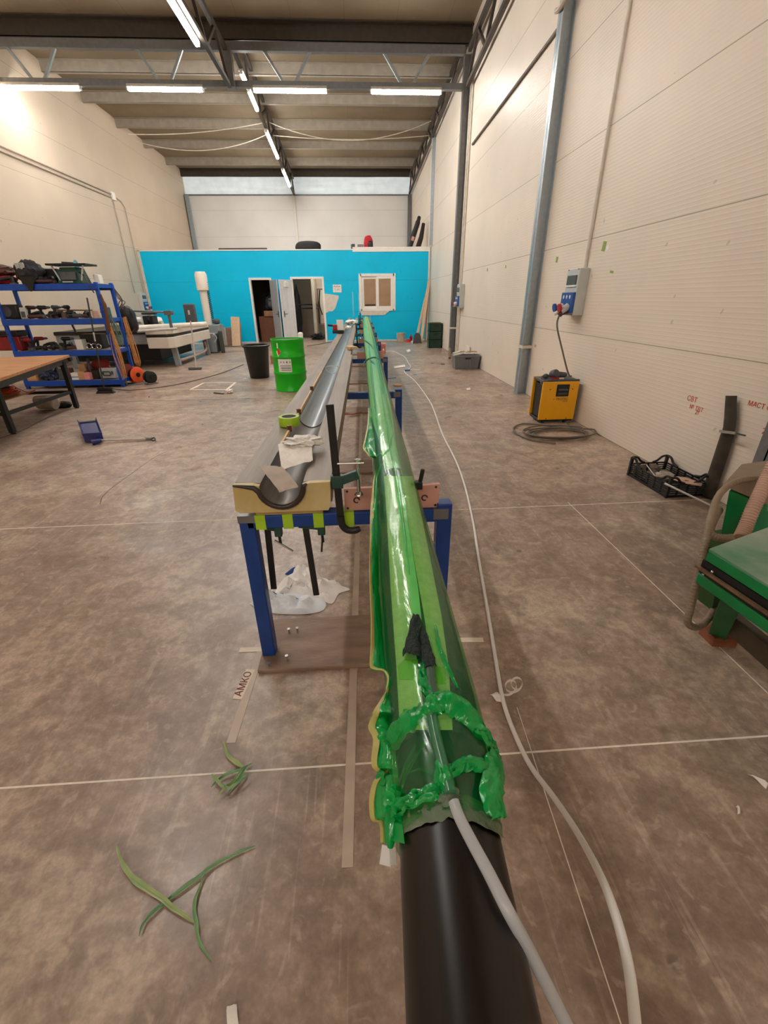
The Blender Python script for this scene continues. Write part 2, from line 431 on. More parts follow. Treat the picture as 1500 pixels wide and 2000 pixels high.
struct('trim_10', MB().span(0.0, XR-.02, YC-.025, t1+.02, ZC-.06, ZC+.09), M_white, smooth=0)
struct('trim_11', MB().span(-7.64, -7.55, YC-.02, t1, 0, ZC+.03), M_offwhite, smooth=0)
struct('trim_12', MB().span(XR-.09, XR-.02, YC-.02, t1, 0, ZC-.06), M_offwhite, smooth=0)
struct('baseboard_cabin', MB().span(D2[1]+.08, XR-.02, YC-.02, YC, 0, .05).span(-7.5, D1[0]-.06, YC-.02, YC, 0, .05), M_offwhite, smooth=0)
# door frames and leaves
def jamb(n, d):
    m = MB(); w = .06
    m.span(d[0]-w, d[0]+.01, YC-.03, t1+.03, 0, d[2]+w).span(d[1]-.01, d[1]+w, YC-.03, t1+.03, 0, d[2]+w).span(d[0], d[1], YC-.03, t1+.03, d[2]-.01, d[2]+w)
    struct(n, m, M_white, smooth=0)
jamb('trim_13', D1); jamb('trim_14', D2)
M_door = mat('grey_door', '#aeb0b3', .4, 0, .05, 5); M_doorw = mat('white_door', '#dfe0e2', .4, 0, .04, 5)
def leaf(n, hinge, tip, h, m, side, closer):
    hx, tx = Vector((*hinge, 0)), Vector((*tip, 0)); d = (tx-hx).normalized(); nrm = Vector((-d.y, d.x, 0))*side
    L = (tx-hx).length
    mb = MB().bar(hx+d*.01+Vector((0,0,h/2+.01)), tx+Vector((0,0,h/2+.01)), .04, h-.03)
    o = struct(n, mb, m, bevel=.004)
    k = MB(); c = hx+d*(L-.09)+Vector((0,0,1.03))
    k.bar(c+Vector((0,0,-.1))+nrm*.025, c+Vector((0,0,.1))+nrm*.025, .035, .01)
    k.bar(c+nrm*.02, c+nrm*.07, .02, .02); k.bar(c+nrm*.07, c+nrm*.07-d*.13, .02, .02)
    obj('door_handle', k, M_black, o)
    e = MB()
    for q in (.12, .5, .85): e.bar(hx+d*(L*q)+nrm*.022+Vector((0,0,.03)), hx+d*(L*q)+nrm*.022+Vector((0,0,h-.03)), .012, .03)
    if closer: obj('stiffener', e, m, o)
    if closer:
        obj('door_closer', MB().box(hx+d*L*.55+nrm*.05+Vector((0,0,h-.16)), (.07,.22,.16), rz=math.atan2(d.y, d.x)+PI/2), M_white, o, bevel=.01)
leaf('door_1', (D1[1]+.0, YC-.02), (-2.74, 17.72), 2.16, M_door, -1, False)
leaf('door_2', (D2[0], YC-.02), (-2.66, 17.72), 2.16, M_doorw, 1, True)
# window
w = MB(); a, b, c, d = WN
for q in ((a-.05, a+.05, c-.02, d+.06), (b-.05, b+.05, c-.02, d+.06), (a, b, d-.03, d+.06), (a, b, c-.02, c+.06)): w.span(q[0], q[1], YC-.035, t1, q[2], q[3])
win = struct('window_1', w, M_white, bevel=.005)
M_pane = mat('window_pane', '#a98a70', .12, 0, .12, 3, spec=.6); M_blind = mat('roller_blind', '#bb9a7e', .8)
mid = (a+b)/2
for k, (x0, x1, yo) in enumerate(((a+.05, mid+.03, .03), (mid-.03, b-.05, -.01))):
    s = MB(); f = .085
    y0, y1 = YC+yo-.02, YC+yo+.02
    s.span(x0, x0+f, y0, y1, c+.06, d-.03).span(x1-f, x1, y0, y1, c+.06, d-.03).span(x0+f, x1-f, y0, y1, c+.06, c+.06+f).span(x0+f, x1-f, y0, y1, d-.03-f, d-.03)
    sh = obj('sash', s, M_white, win, bevel=.003)
    obj('pane', MB().span(x0+f-.01, x1-f+.01, YC+yo-.004, YC+yo+.004, c+.06+f-.01, d-.03-f+.01), M_pane, sh, smooth=0)
obj('dark_gap', MB().span(a+.16, a+.56, YC+.02, YC+.028, c+.16, c+.21), M_black, win, smooth=0)
P = frame((0, YC-.03, 0), (1,0,0), (0,0,1))
obj('sill_board', MB().prism([(a-.03, c-.02), (a+.03, c-.17), (b-.38, c-.17), (b-.17, c-.02)], .03, frame((0, YC, 0), (1,0,0), (0,0,1))), M_offwhite, win, smooth=0)
# blank patch where the blue skin is cut away beside door 2
pp = [yy(*q, YC) for q in ((632,573),(661,577),(662,580),(655,602),(649,608),(643,608),(638,611),(634,612))]
one('wall_patch', MB().prism([(p.x, p.z) for p in pp], .012, frame((0, YC-.0005, 0), (1,0,0), (0,0,1))), M_offwhite, 'pale irregular board patch on blue wall right of the lit doorway', 'patch', smooth=0)
sg = thing('wall_sign', 'small white sign with dark capitals between lit doorway and window', 'sign', (-.628, YC-.005, 1.73))
obj('board', MB().span(-.785, -.47, YC-.008, YC-.0005, 1.73, 1.99), M_white, sg, smooth=0)
M_ink = mat('sign_ink', '#33414a', .6); M_ink2 = mat('sign_ink_pale', '#93a3ab', .6)
text('lettering', 'PLPDA', .085, frame((-.63, YC-.0095, 1.925), (1,0,0), (0,0,1)), M_ink, sg)
text('lettering', 'TUBIS', .085, frame((-.63, YC-.0095, 1.825), (1,0,0), (0,0,1)), M_ink2, sg)
M_paleb = mat('pale_blue_strip', '#6fc6e4', .35)
for px, r0, r1, lab in ((689, 570, 618, 'pale vertical strip on blue wall, left one behind the bench end'), (701, 572, 640, 'pale vertical strip on blue wall beside left edge of window sill'), (723, 612, 640, 'short pale vertical strip on blue wall under the window')):
    p, q = yy(px, r0, YC), yy(px+1, r1, YC)
    one('wall_strip', MB().span(p.x-.03, p.x+.02, YC-.006, YC-.0005, q.z, p.z), M_paleb, lab, 'strip', smooth=0)

# ---------------- steel frame of the hall
def ibeam_col(x0, x1, y, z0, z1, d=.16):
    m = MB(); m.span(x0, x0+.012, y-d/2, y+d/2, z0, z1).span(x1-.012, x1, y-d/2, y+d/2, z0, z1).span(x0, x1, y-.006, y+.006, z0, z1)
    return m
def column(lab, x0, x1, y, z0, z1, m, band=None, plate=True):
    t = thing('steel_column', lab, 'column', ((x0+x1)/2, y, z0))
    obj('shaft', ibeam_col(x0, x1, y, z0, z1), m, t, smooth=0)
    if band: obj('tape_band', MB().span(x0-.003, x1, y-.085, y+.085, band, band+.045), M_offwhite, t, smooth=0)
    if plate: obj('base_plate', MB().span(x0-.01, x1, y-.1, y+.1, z0, z0+.012), m, t, smooth=0)
    return t
column('bright galvanised column on right wall behind the yellow heater', 2.72, 2.879, 7.5, 0, 6.9, M_galv, .74)
column('dark grey column on right wall beside the grey box of offcuts', 2.72, 2.879, 13.4, 0, 6.5, M_steel, .70)
column('grey column on right wall behind the green machine', 2.72, 2.879, 2.62, 0, 6.9, M_steel)
column('dark column in far right corner above the cabin', 2.70, 2.86, 24.8, 0, 5.87, M_steel)
column('pale column in far left corner above the cabin', -7.60, -7.45, 24.85, 0, 5.87, M_galv)
column('slim white post in the middle of the back wall', -2.70, -2.60, 24.88, 0, 5.87, M_white)
t = thing('corner_flashing', 'pale blue-white metal flashing strip standing on right wall above cabin end', 'flashing', (2.83, 18.2, 3.2))
obj('strip', MB().span(2.76, 2.879, 18.12, 18.13, 3.2, 6.5), M_galv, t, smooth=0)
obj('return_lip', MB().span(2.76, 2.768, 18.13, 18.24, 3.2, 6.5), M_white, t, smooth=0)

M_purlin = mat('purlin', '#a59c8e', .5, .3, .1, 6)
def purlin(lab, y, zb, h, m, w=.09, grp='roof purlins'):
    mb = MB(); x0, x1 = XL, XR
    mb.span(x0, x1, y-.004, y+.004, zb, zb+h).span(x0, x1, y-.004, y+w, zb, zb+.012).span(x0, x1, y-w, y+.004, zb+h-.012, zb+h)
    one('roof_purlin', mb, m, lab, 'purlin', grp, smooth=0)
for y, zb, lab in ((15.2, 6.72, 'pale roof purlin just behind the cross truss, first one beyond it'), (17.0, 6.70, 'roof purlin second beyond the cross truss'), (19.0, 6.68, 'roof purlin third beyond the cross truss, where thin cables cross'),
                   (21.1, 6.67, 'roof purlin fourth beyond the cross truss'), (23.2, 6.63, 'roof purlin last but one before the back wall'), (24.9, 6.58, 'dark roof purlin along the top of the silver band')):
    purlin(lab, y, zb, 6.97-.0095*(y-13.4)-zb-.002, M_purlin if y < 24 else M_dsteel)
purlin('dark roof beam on top of the cross truss', 13.36, 6.66, .29, M_dsteel, .12)
for y in (11.55, 9.4): purlin('dark roof purlin at the top edge of the photo' if y > 11 else 'roof purlin out of frame above the camera', y, 6.97+.0575*(13.4-y)-.24, .235, M_dsteel)

def truss(lab, top, bot, webs, m, cw=.08, ch=.1):
    t = thing('roof_truss', lab, 'truss', Vector(bot[0]))
    obj('top_chord', MB().bar(*top, cw, ch), m, t, smooth=0); obj('bottom_chord', MB().bar(*bot, cw, ch*.75), m, t, smooth=0)
    for a, b in webs: obj('web_bar', MB().bar(a, b, .055, .055), M_galv if cw > .1 else m, t, smooth=0)
    return t
V = Vector
T = 13.4
webs = []
for pb, a, b in ((76, 10, 110), (322, 263, 357), (565, 512, 608), (795, 747, 842)):
    p = yy(pb, 156, T)
    for q, s in ((a, -.1), (b, .1)):
        u = yy(q, 92, T); webs.append((V((u.x, T, 6.55)), V((p.x+s, T, 5.93))))
tr = truss('cross truss spanning the hall with four lit lamps under it', (V((XL, T, 6.56)), V((2.72, T, 6.56))), (V((XL, T, 5.93)), V((2.72, T, 5.93))), webs, M_steel, .12, .15)
def lerp(a, b, t): return a+(b-a)*t
def zig(top, bot, n):
    out = []
    for i in range(n):
        out.append((lerp(*bot, i/n), lerp(*top, (i+.5)/n))); out.append((lerp(*top, (i+.5)/n), lerp(*bot, (i+1)/n)))
    return out
def run(a, b, k): return (a, lerp(a, b, k))
fb = (yy(455, 96, 13.55), yy(575, 381, 24.9)); ft = (fb[0]+V((.12, 0, .3)), fb[1]+V((0, 0, .65)))
truss('middle truss running from the cross truss to the back wall', ft, fb, zig(ft, fb, 7), M_dsteel)
nb = run(yy(449, 168, 13.25), xx(352, 0, yy(449, 168, 13.25).x), 5); nt = (nb[0]+V((0, 0, .62)), nb[1]+V((0, 0, .7)))
truss('middle truss over the bench with lamps, running toward the camera', nt, nb, zig(nt, nb, 9), M_dsteel)
rb = (V((2.76, 13.55, 6.52)), V((2.76, 24.7, 5.92))); rt = (rb[0]+V((0, 0, .3)), rb[1]+V((0, 0, .65)))
truss('dark edge truss along top of right wall beyond the cross truss', rt, rb, zig(rt, rb, 7), M_dsteel)
p0 = xx(914, 166, 2.76); p1 = xx(990, 0, 2.76); sb = run(p0, p1, 4.2); st = (sb[0]+V((0, 0, .6)), sb[1]+V((0, 0, .6)))
truss('dark edge truss along top of right wall nearest the camera', st, sb, zig(st, sb, 8), M_dsteel)
obj('bracket', MB().span(-2.72, -2.52, 13.2, 13.42, 5.83, 6.5), M_steel, tr, smooth=0)

# ---------------- fluorescent lamps
M_house = mat('lamp_housing', '#b9b2a6', .5)
def lamp(p0, p1, lab, w=.1):
    p0, p1 = Vector(p0), Vector(p1); c = (p0+p1)/2; d = (p1-p0).normalized(); side = d.cross(V((0,0,1))).normalized(); up = side.cross(d)
    t = thing('fluorescent_lamp', lab, 'lamp', c, group='fluorescent lamps')
    obj('housing', MB().bar(p0+up*.05, p1+up*.05, w, .05), M_house, t, smooth=0)
    obj('diffuser', MB().tube([p0+d*.01, p0+d*.03, p1-d*.03, p1-d*.01], [w*.3, w*.48, w*.48, w*.3], 12), M_lamp, t)
    for e in (p0, p1): obj('end_cap', MB().bar(e-d*.015, e+d*.012, w*.8, w*.7), M_house, t, smooth=0)
for a, b, lab in ((2, 156, 'leftmost of the four lamps under the cross truss, against the left wall'), (248, 396, 'second lamp from the left under the cross truss'), (494, 638, 'third lamp from the left under the cross truss'), (724, 862, 'rightmost lamp under the cross truss, beside the dark column')):
    p, q = yy(a, 167, T-.04), yy(b, 168, T-.04); p.z = q.z = 5.825; lamp(p, q, lab)
def on_chord(ch, ya, yb, dz=-.1, dx=0):
    a, b = ch; f = lambda y: lerp(a, b, (y-a.y)/(b.y-a.y))+V((dx, 0, dz)); return f(ya), f(yb)
def yrow(ch, row):                      # depth on the chord at which it crosses the given row
    lo, hi = 0.0, 1.0
    def r(t):
        c = RW.transposed() @ (lerp(*ch, t)-C0); return PY + c.y*F/c.z
    for _ in range(40):
        m = (lo+hi)/2
        if r(m) < row: lo = m
        else: hi = m
    return lerp(*ch, lo).y
for a, b, lab in ((130, 158, 'lamp on the far middle truss nearest the cross truss'), (166, 206, 'second lamp on the far middle truss'), (248, 302, 'third lamp on the far middle truss, by the thin cables'), (325, 358, 'last lamp on the far middle truss, closest to the back wall')):
    lamp(*on_chord(fb, yrow(fb, a), yrow(fb, b)), lab)
ya = 11.25
lamp(*on_chord(nb, ya, ya-1.75, -.09, -.1), 'long lamp at the top edge of the photo on the near middle truss')
for k in range(1, 4): lamp(*on_chord(nb, ya-2.2*k, ya-2.2*k-1.75, -.09, -.1), 'lamp on the near middle truss above the camera, out of frame')
for y in (-6.5,):  # extra unseen lamps, added to brighten surfaces that face the camera
    for x in (-6.4, -4.0, -1.5, 1.2): lamp((x-.8, y, 6.2), (x+.8, y, 6.2), 'added unseen lamp across the hall behind the camera, brightening camera-facing surfaces')
lamp((-1.3, 19.6, 2.9), (-.2, 19.6, 2.9), 'lamp on the ceiling inside the cabin room, out of view')

# ---------------- thin cables slung below the roof
M_cable = mat('pale_cable', '#cfc6b4', .6)
def sag(a, b, s, n=14): return [lerp(a, b, i/n)-V((0, 0, s*4*(i/n)*(1-i/n))) for i in range(n+1)]
one('slack_cable', MB().tube(sag(yy(524, 238, 18), yy(842, 236, 18), .48), .012, 6), M_cable, 'pale slack cable sagging under right half of roof', 'cable')
one('slack_cable', MB().tube(sag(yy(250, 262, 17), yy(512, 240, 18), .1)+[yy(524,238,18)], .012, 6), M_cable, 'pale cable from left wall rising to the middle truss', 'cable')
one('slack_cable', MB().tube(sag(yy(265, 276, 17.8), yy(520, 263, 18.8), .32)[:-1]+sag(yy(520, 263, 18.8), yy(845, 264, 18.8), .12), .012, 6), M_cable, 'lower pale cable crossing the whole hall below the roof', 'cable')

# ---------------- conduits and sockets on the walls
M_cond = mat('grey_conduit', '#b8aa9b', .5)
def pipe(lab, pts, r=.014, m=None, name='conduit'): return one(name, MB().tube(pts, r, 8), m or M_cond, lab, 'conduit')
xw = XL+.03
pipe('upper of two parallel conduits along left wall', [V((xw, -6, 4.60)), V((xw, 17.55, 4.60))], .02)
pipe('lower of two parallel conduits along left wall', [V((xw, -6, 4.50)), V((xw, 17.35, 4.50))], .02)
obj_j = one('junction_box', MB().box((xw+.01, 17.5, 4.55), (.06, .2, .22)), M_white, 'small white junction box at end of twin conduits on left wall', 'box', bevel=.008)
pipe('conduit dropping from the junction box to left wall socket panel', [V((xw, 17.45, 4.44)), V((xw, 17.45, 1.78))], .018)
pipe('conduit dropping beside the blue wall at left corner', [V((xw, 17.62, 4.56)), V((xw, 18.0, 4.5)), V((xw, 18.2, 4.35)), V((xw, 18.2, 0.1))], .014)
xr = XR-.022
pipe('pale conduit dropping down right wall to the socket panel with the red plug', [V((xr, 5.98, 6.9)), V((xr, 5.98, 1.80))], .018, M_offwhite)
for z in (2.2, 2.9, 3.6, 4.3, 5.0): pass
pipe('white conduit beside the dark column down to its socket panel', [V((xr, 12.9, 6.0)), V((xr, 12.9, 1.75))], .022, M_offwhite)
pipe('white conduit below the socket panel beside the dark column', [V((xr, 12.9, 1.25)), V((xr, 12.9, .1))], .022, M_offwhite)
pipe('second white conduit close to the dark column', [V((xr, 13.1, 6.0)), V((xr, 13.1, .1))], .016, M_offwhite)
M_dcab = mat('dark_cable', '#6a5d54', .6)
pipe('dark cable tray pipe running along right wall between the two columns', bez([V((xr, 12.6, 4.68)), V((xr, 10, 4.70)), V((xr, 7.75, 4.72)), V((xr-.03, 7.62, 4.8))], 4), .024, M_dcab, 'wall_cable')
pipe('grey cable looped around the bright column near the top of the photo', bez([V((xr, 7.7, 4.85)), V((2.72, 7.66, 4.78)), V((2.69, 7.45, 4.72)), V((2.72, 7.3, 4.80)), V((2.83, 7.1, 5.0)), V((xr, 6.8, 5.4)), V((xr, 6.3, 6.2))], 6), .03, M_cond, 'wall_cable')

M_grey = mat('light_grey_plastic', '#c3c7c4', .4, 0, .05); M_smoke = mat('smoked_window', '#54524c', .2); M_sblue = mat('socket_blue', '#1b4f9c', .4)
M_red = mat('red_plastic', '#b32227', .4)
def socket_panel(lab, x, y, z0, z1, wy, face, plug):
    """box on a side wall, front towards `face` (+1 = -x side of right wall)"""
    t = thing('socket_panel', lab, 'socket panel', (x, y, z0))
    s = -face; dep = .13
    X = lambda a: x+s*a
    obj('body', MB().span(X(0), X(dep), y-wy/2, y+wy/2, z0, z1), M_grey, t, bevel=.008)
    h = z1-z0
    obj('breaker_window', MB().span(X(dep), X(dep+.012), y-wy*.38, y+wy*.38, z0+h*.66, z0+h*.86), M_smoke, t, bevel=.003)
    obj('window_rim', MB().span(X(dep), X(dep+.016), y-wy*.4, y+wy*.4, z0+h*.62, z0+h*.655), M_white, t, smooth=0)
    sb = obj('socket_block', MB().span(X(dep-.01), X(dep+.035), y-wy*.48, y+wy*.48, z0+h*.06, z0+h*.5), M_sblue, t, bevel=.004)
    for k in (-1, 0, 1): obj('pilot_light', MB().lump((X(dep+.037), y+k*wy*.26, z0+h*.4), (.015, wy*.1, h*.09), 1, 0, 2), M_white, sb)
    for k, m in ((-1, M_red), (1, M_sblue)):
        c = V((X(dep+.03), y+k*wy*.22, z0+h*.2)); e = c+V((s*.09, 0, -.06))
        so = obj('socket', MB().cyl(c, e, .045, .04), M_grey, sb)
        obj('socket_lid', MB().cyl(e+V((s*.01, 0, .045)), e+V((s*.035, 0, .04)), .05), m, so)
    for yy_, zz in ((-.4, .98), (-.4, .02), (.4, .98)): obj('screw', MB().cyl((X(dep-.001), y+wy*yy_, z0+h*zz), (X(dep+.004), y+wy*yy_, z0+h*zz), .008, n=8), M_smoke, t)
    return t
socket_panel('grey socket panel on right wall with plugged-in red connector above the yellow heater', XR, 6.04, 1.28, 1.81, .34, 1, True)
socket_panel('grey socket panel on right wall next to the dark column, farther one', XR, 12.72, 1.26, 1.82, .34, 1, False)
socket_panel('socket panel on left wall beside the edge of the blue cabin', XL, 17.85, 1.2, 1.78, .36, -1, False)

# tape scraps and red pen notes on right wall
M_gtape = mat('green_tape', '#8aa84a', .6)
xt = XR-.0005
for px, r, w, h, lab in ((1180, 481, .07, .1, 'largest green tape scrap on right wall, upper right of socket panel'), (1088, 507, .06, .07, 'round green tape scrap on right wall left of socket panel'), (1195, 531, .07, .025, 'flat green tape strip on right wall right of the socket panel'), (952, 527, .07, .06, 'far green tape scrap on right wall above the grey box'), (988, 521, .05, .05, 'small dull tape scrap on right wall between the two columns')):
    p = xx(px, r, XR)
    one('tape_scrap', MB().box((XR-.002, p.y, p.z), (.003, w, h), rx=.15), M_gtape, lab, 'tape', 'tape scraps on right wall', smooth=0)
p = xx(1187, 484, XR); one('tape_scrap', MB().box((XR-.002, p.y, p.z), (.003, .05, .05), rx=-.5), M_white, 'white scrap overlapping the largest green tape on right wall', 'tape', 'tape scraps on right wall', smooth=0)
M_pen = mat('red_pen', '#c8321f', .6)
for px, r, s, sz, lab, rot in ((1352, 780, 'СВТ', .06, 'red handwritten note high on right wall left of leaning mould', .15), (1360, 798, '№ ТВТ', .05, 'red handwritten note on right wall, second line left of leaning mould', .15), (1362, 806, '2т', .05, 'red handwritten note on right wall, lowest line left of leaning mould', .15),
                               (1488, 794, 'МАСТ ФО', .05, 'red capitals on right wall right of the leaning mould at photo edge', .1), (1497, 844, '2А', .06, 'red mark on right wall at photo edge above the green machine', .1), (1046, 676, 'М1', .06, 'small red mark on right wall just right of the bright column', .1)):
    p = xx(px, r, XR)
    t = text('pen_note', s, sz, frame((XR-.0015, p.y, p.z), (0, -1, 0), (0, rot, 1)), M_pen)
    tag(t, lab, 'writing')
M_grime = mat('grime', '#9a8a78', .9)
# ================================================================ TUBE UNDER VACUUM FILM
AX0, AXS, AZ, AR = .104, .017, .84, .068
def kink(y): return -.035*max(0, .55-y)
def axis(y): return V((AX0+AXS*y+kink(y), y, AZ))
def sp(th, y, R): return axis(y)+V((R*math.sin(th), 0, R*math.cos(th)))
def hit(px, py, R, n=3):
    p = _hit(px, py, R, 0)
    for _ in range(n): p = _hit(px, py, R, kink(p.y))
    return p
def _hit(px, py, R, s):
    """where the sight line meets a sleeve of radius R about the tube (else its closest approach)"""
    d = D(px, py).normalized(); k = V((AXS, 1, 0))
    # work in a frame sheared so that the axis is (0, y, 0)
    o = V((C0.x-s-AX0-AXS*C0.y, C0.y, C0.z-AZ)); e = V((d.x-AXS*d.y, d.y, d.z))
    a = e.x**2+e.z**2; b = o.x*e.x+o.z*e.z; c = o.x**2+o.z**2-R*R
    q = b*b-a*c
    t = (-b-math.sqrt(q))/a if q > 0 else -b/a
    p = C0+d*t
    if q <= 0:
        m = axis(p.y); n = (p-m); n.y = 0
        p = m+n.normalized()*min(n.length, R*1.25)
    return p
def th_of(p): m = axis(p.y); return math.atan2(p.x-m.x, p.z-m.z)
def nrm(p): m = axis(p.y); n = p-m; n.y = 0; return n.normalized()

M_carbon = mat('carbon', '#0d0a08', .34, 0, .35, 5, stretch=(9, .7, 9), col2='#1f1510', spec=.55)
M_ply = mat('peel_ply', '#f4e8b0', .5, 0, .12, 60, bump=.3, bscale=220)
M_breath = mat('breather', '#f6fff2', .7, 0, .1, 20, bump=.4, bscale=90)
M_chan = mat('channel', '#c9f5c6', .35, 0, .1, 30)
M_film = film_mat('green_film', '#d2f5c8', '#2fd27c', .78, .16, .5)
M_filmD = film_mat('green_film_bunched', '#7fe8a8', '#0ee478', .30, .12, .9, 26)
M_seal = mat('sealant_tape', '#c2b96a', .5, 0, .15, 20)
M_putty = mat('grey_green_tape', '#6f7f66', .45, 0, .2, 25, bump=.6, bscale=60)
M_lime = mat('lime_tape', '#a9d42c', .5, 0, .08, 15)
M_dcloth = mat('dark_cloth', '#1b2b25', .8, 0, .4, 40, bump=.8, bscale=120)

tube_t = thing('wrapped_tube', 'long black carbon tube wrapped in green vacuum film, lying on the blue stands', 'tube', (AX0, 0, AZ))
ys = [-.9, -.3, 0, .3, .45, .549, .551, .8, 1.5, 3, 6, 9, 12, 17]
obj('carbon_tube', MB().tube([axis(y) for y in ys], AR, 48), M_carbon, tube_t)

def ss(a, b, x): x = max(0, min(1, (x-a)/(b-a))); return x*x*(3-2*x)
def Rf(y): return .0715+.0095*ss(.33, .43, y)+.029*ss(3, 9.5, y)
obj('laminate', MB().tube([axis(y) for y in (.44, .549, .551, .8, 1.5, 3, 6, 9, 12, 17)], .0775, 56), mat('laminate', '#10140f', .4, 0, .3, 60, bump=.25, bscale=160, col2='#1c211a'), tube_t, 'thicker dark laminate layer under the film')
# film sleeve
ysl = [.325+.012*i for i in range(40)]
while ysl[-1] < 16.9: ysl.append(ysl[-1]*1.018)
g = []
for y in ysl:
    row = []
    for k in range(64):
        th = 2*PI*k/64
        far = ss(1.2, 3.0, y)
        n1 = noise.noise(V((math.cos(th)*2.2, y*1.3, math.sin(th)*2.2)))
        n2 = noise.noise(V((math.cos(th)*6, y*2.2+9, math.sin(th)*6)))
        fold = max(0, 1-abs(math.remainder(th-(.08+.22*math.sin(y*1.1)+.1*math.sin(y*3.1)), 2*PI))/.13)
        R = Rf(y)+.0015+max(0, .005*n1+.003*n2)*(.5+far)+fold*.006*far
        row.append(sp(th, y, R))
    g.append(row)
film = obj('film_sleeve', MB().grid(g, True), M_film, tube_t, 'clear green film sleeve', smooth=70)

def band(name, rows, R, m, n=8, lab=None, t=.0012):
    g = []
    for i in range(len(rows)-1):
        (r0, l0, q0), (r1, l1, q1) = rows[i], rows[i+1]
        for k in range(6):
            s = k/6; g.append([hit(lerp(l0, q0, j/n)*(1-s)+lerp(l1, q1, j/n)*s, r0*(1-s)+r1*s, R) for j in range(n+1)])
    g.append([hit(lerp(rows[-1][1], rows[-1][2], j/n), rows[-1][0], R) for j in range(n+1)])
    return obj(name, MB().slab(g, t), m, tube_t, lab, smooth=60)
band('peel_ply', [(1425, 781, 834), (1300, 774, 815), (1150, 763, 801), (1020, 756, 789), (930, 750, 778)], .0793, M_ply, 8, 'olive peel ply strip left of the top')
band('peel_ply', [(1425, 846, 884), (1300, 843, 876), (1200, 828, 862), (1100, 810, 842), (1020, 797, 826), (930, 778, 806)], .0793, M_ply, 8, 'olive peel ply strip right of the top')
band('spiral_channel', [(1215, 808, 824), (1150, 800, 817), (1080, 789, 806), (1020, 781, 797), (960, 773, 788), (930, 770, 784)], .0818, M_chan, 4, 'pale green flow channel', .004)
g = []
for i in range(60):
    y = 1.56*1.041**i
    if y > 16.8: break
    w = .40+.60*ss(1.6, 2.9, y)
    g.append([sp(-1.25*w+(2.0*w)*j/16+.05*noise.noise(V((y, j, 0))), y, Rf(y)-.0022) for j in range(17)])
obj('breather_cloth', MB().slab(g, .001), M_breath, tube_t, 'pale breather cloth under the film', smooth=60)
band('lime_tape_piece', [(1327, 779, 806), (1300, 777, 815), (1288, 790, 816)], .0805, M_lime, 4, 'lime green tape left of the dark cloth')
band('lime_tape_piece', [(1335, 847, 871), (1312, 846, 869), (1302, 856, 866)], .0805, M_lime, 4, 'lime green tape right of the dark cloth')

# dark cloth bunches poking out
def crumpled(name, px, R, h, m, seed, lab):
    """folded rag: grid between pixel corners on the sleeve, pushed up by noise"""
    a, b, c, d = px; g = []
    for i in range(15):
        s = i/14; row = []
        for j in range(11):
            t = j/10
            u = lerp(V((*a, 0)), V((*b, 0)), t)*(1-s)+lerp(V((*d, 0)), V((*c, 0)), t)*s
            p = hit(u.x, u.y, R); k = 4*t*(1-t)
            p = p+nrm(p)*(h*(k*.8+.5*abs(noise.noise(V((t*6+seed, s*3, seed))))))
            row.append(p+V((.004*noise.noise(V((t*5, s*5, seed))), .006*noise.noise(V((t*5, s*5, seed+7))), 0)))
        g.append(row)
    return obj(name, MB().slab(g, .0015), m, tube_t, lab, smooth=50)
crumpled('dark_cloth', ((806,1207),(822,1212),(822,1288),(788,1282)), .083, .014, M_dcloth, 2, 'dark gathered cloth on top of the wrap')
crumpled('dark_cloth', ((822,1225),(836,1250),(852,1302),(826,1314)), .083, .010, M_dcloth, 9, 'second dark cloth fold to its right')

# excess film hanging off the left side with its yellow sealant edge
edge = [(720,798),(718,830),(713,858),(709,876),(716,886),(724,894),(740,888),(744,900),(737,915),(730,940),(726,975),(723,1010),(722,1060),(721,1100),(722,1150),(724,1200),(724,1260),(722,1300),(729,1309),(747,1312),(757,1322),(757,1340),(747,1365),(733,1388),(722,1412),(720,1425),(728,1440),(730,1455),(727,1485),(730,1500),(743,1508),(752,1502),(757,1500),(750,1512),(738,1522),(729,1535),(724,1560),(724,1585),(728,1602),(740,1605),(745,1620),(746,1648)]
edge = [(p.x, p.y) for p in bez([V((a, b, 0)) for a, b in edge], 4)]
def tube_left(row):
    lo, hi = 690.0, 860.0
    k = [(800,723),(900,737),(1020,738),(1150,740),(1300,753),(1400,765),(1500,776),(1650,790)]
    for (a, b), (c, d) in zip(k, k[1:]):
        if row <= c: return b+(d-b)*(row-a)/(c-a)
    return k[-1][1]
inner, outer = [], []
for u, v in edge:
    zf = .868 if v < 1350 else .868-.00018*(v-1350)
    outer.append(fl(u, v, zf)); ti = tube_left(v); inner.append(hit(max(ti, u+6), v, .0805 if v < 1400 else .0735))
g = []
for i in range(len(edge)):
    row = []
    for j in range(8):
        t = j/7; p = lerp(inner[i], outer[i], t)
        p = p+V((0, 0, .008*math.sin(PI*t)*noise.noise(V((i*.35, t*2, 0)))+.006*math.sin(PI*t)))
        row.append(p)
    g.append(row)
obj('film_flap', MB().slab(g, .0005), M_filmD, tube_t, 'loose green film flap on the left side', smooth=70)
g = []
for i in range(len(edge)):
    a, b = outer[i], inner[i]; dd = (b-a); k = min(.5, .011/max(dd.length, .001))
    g.append([a+V((0,0,.0022)), a+dd*k*.5+V((0,0,.0032)), a+dd*k+V((0,0,.0022))])
obj('sealant_tape', MB().slab(g, .0025), M_seal, tube_t, 'yellow sealant tape edge', smooth=60)
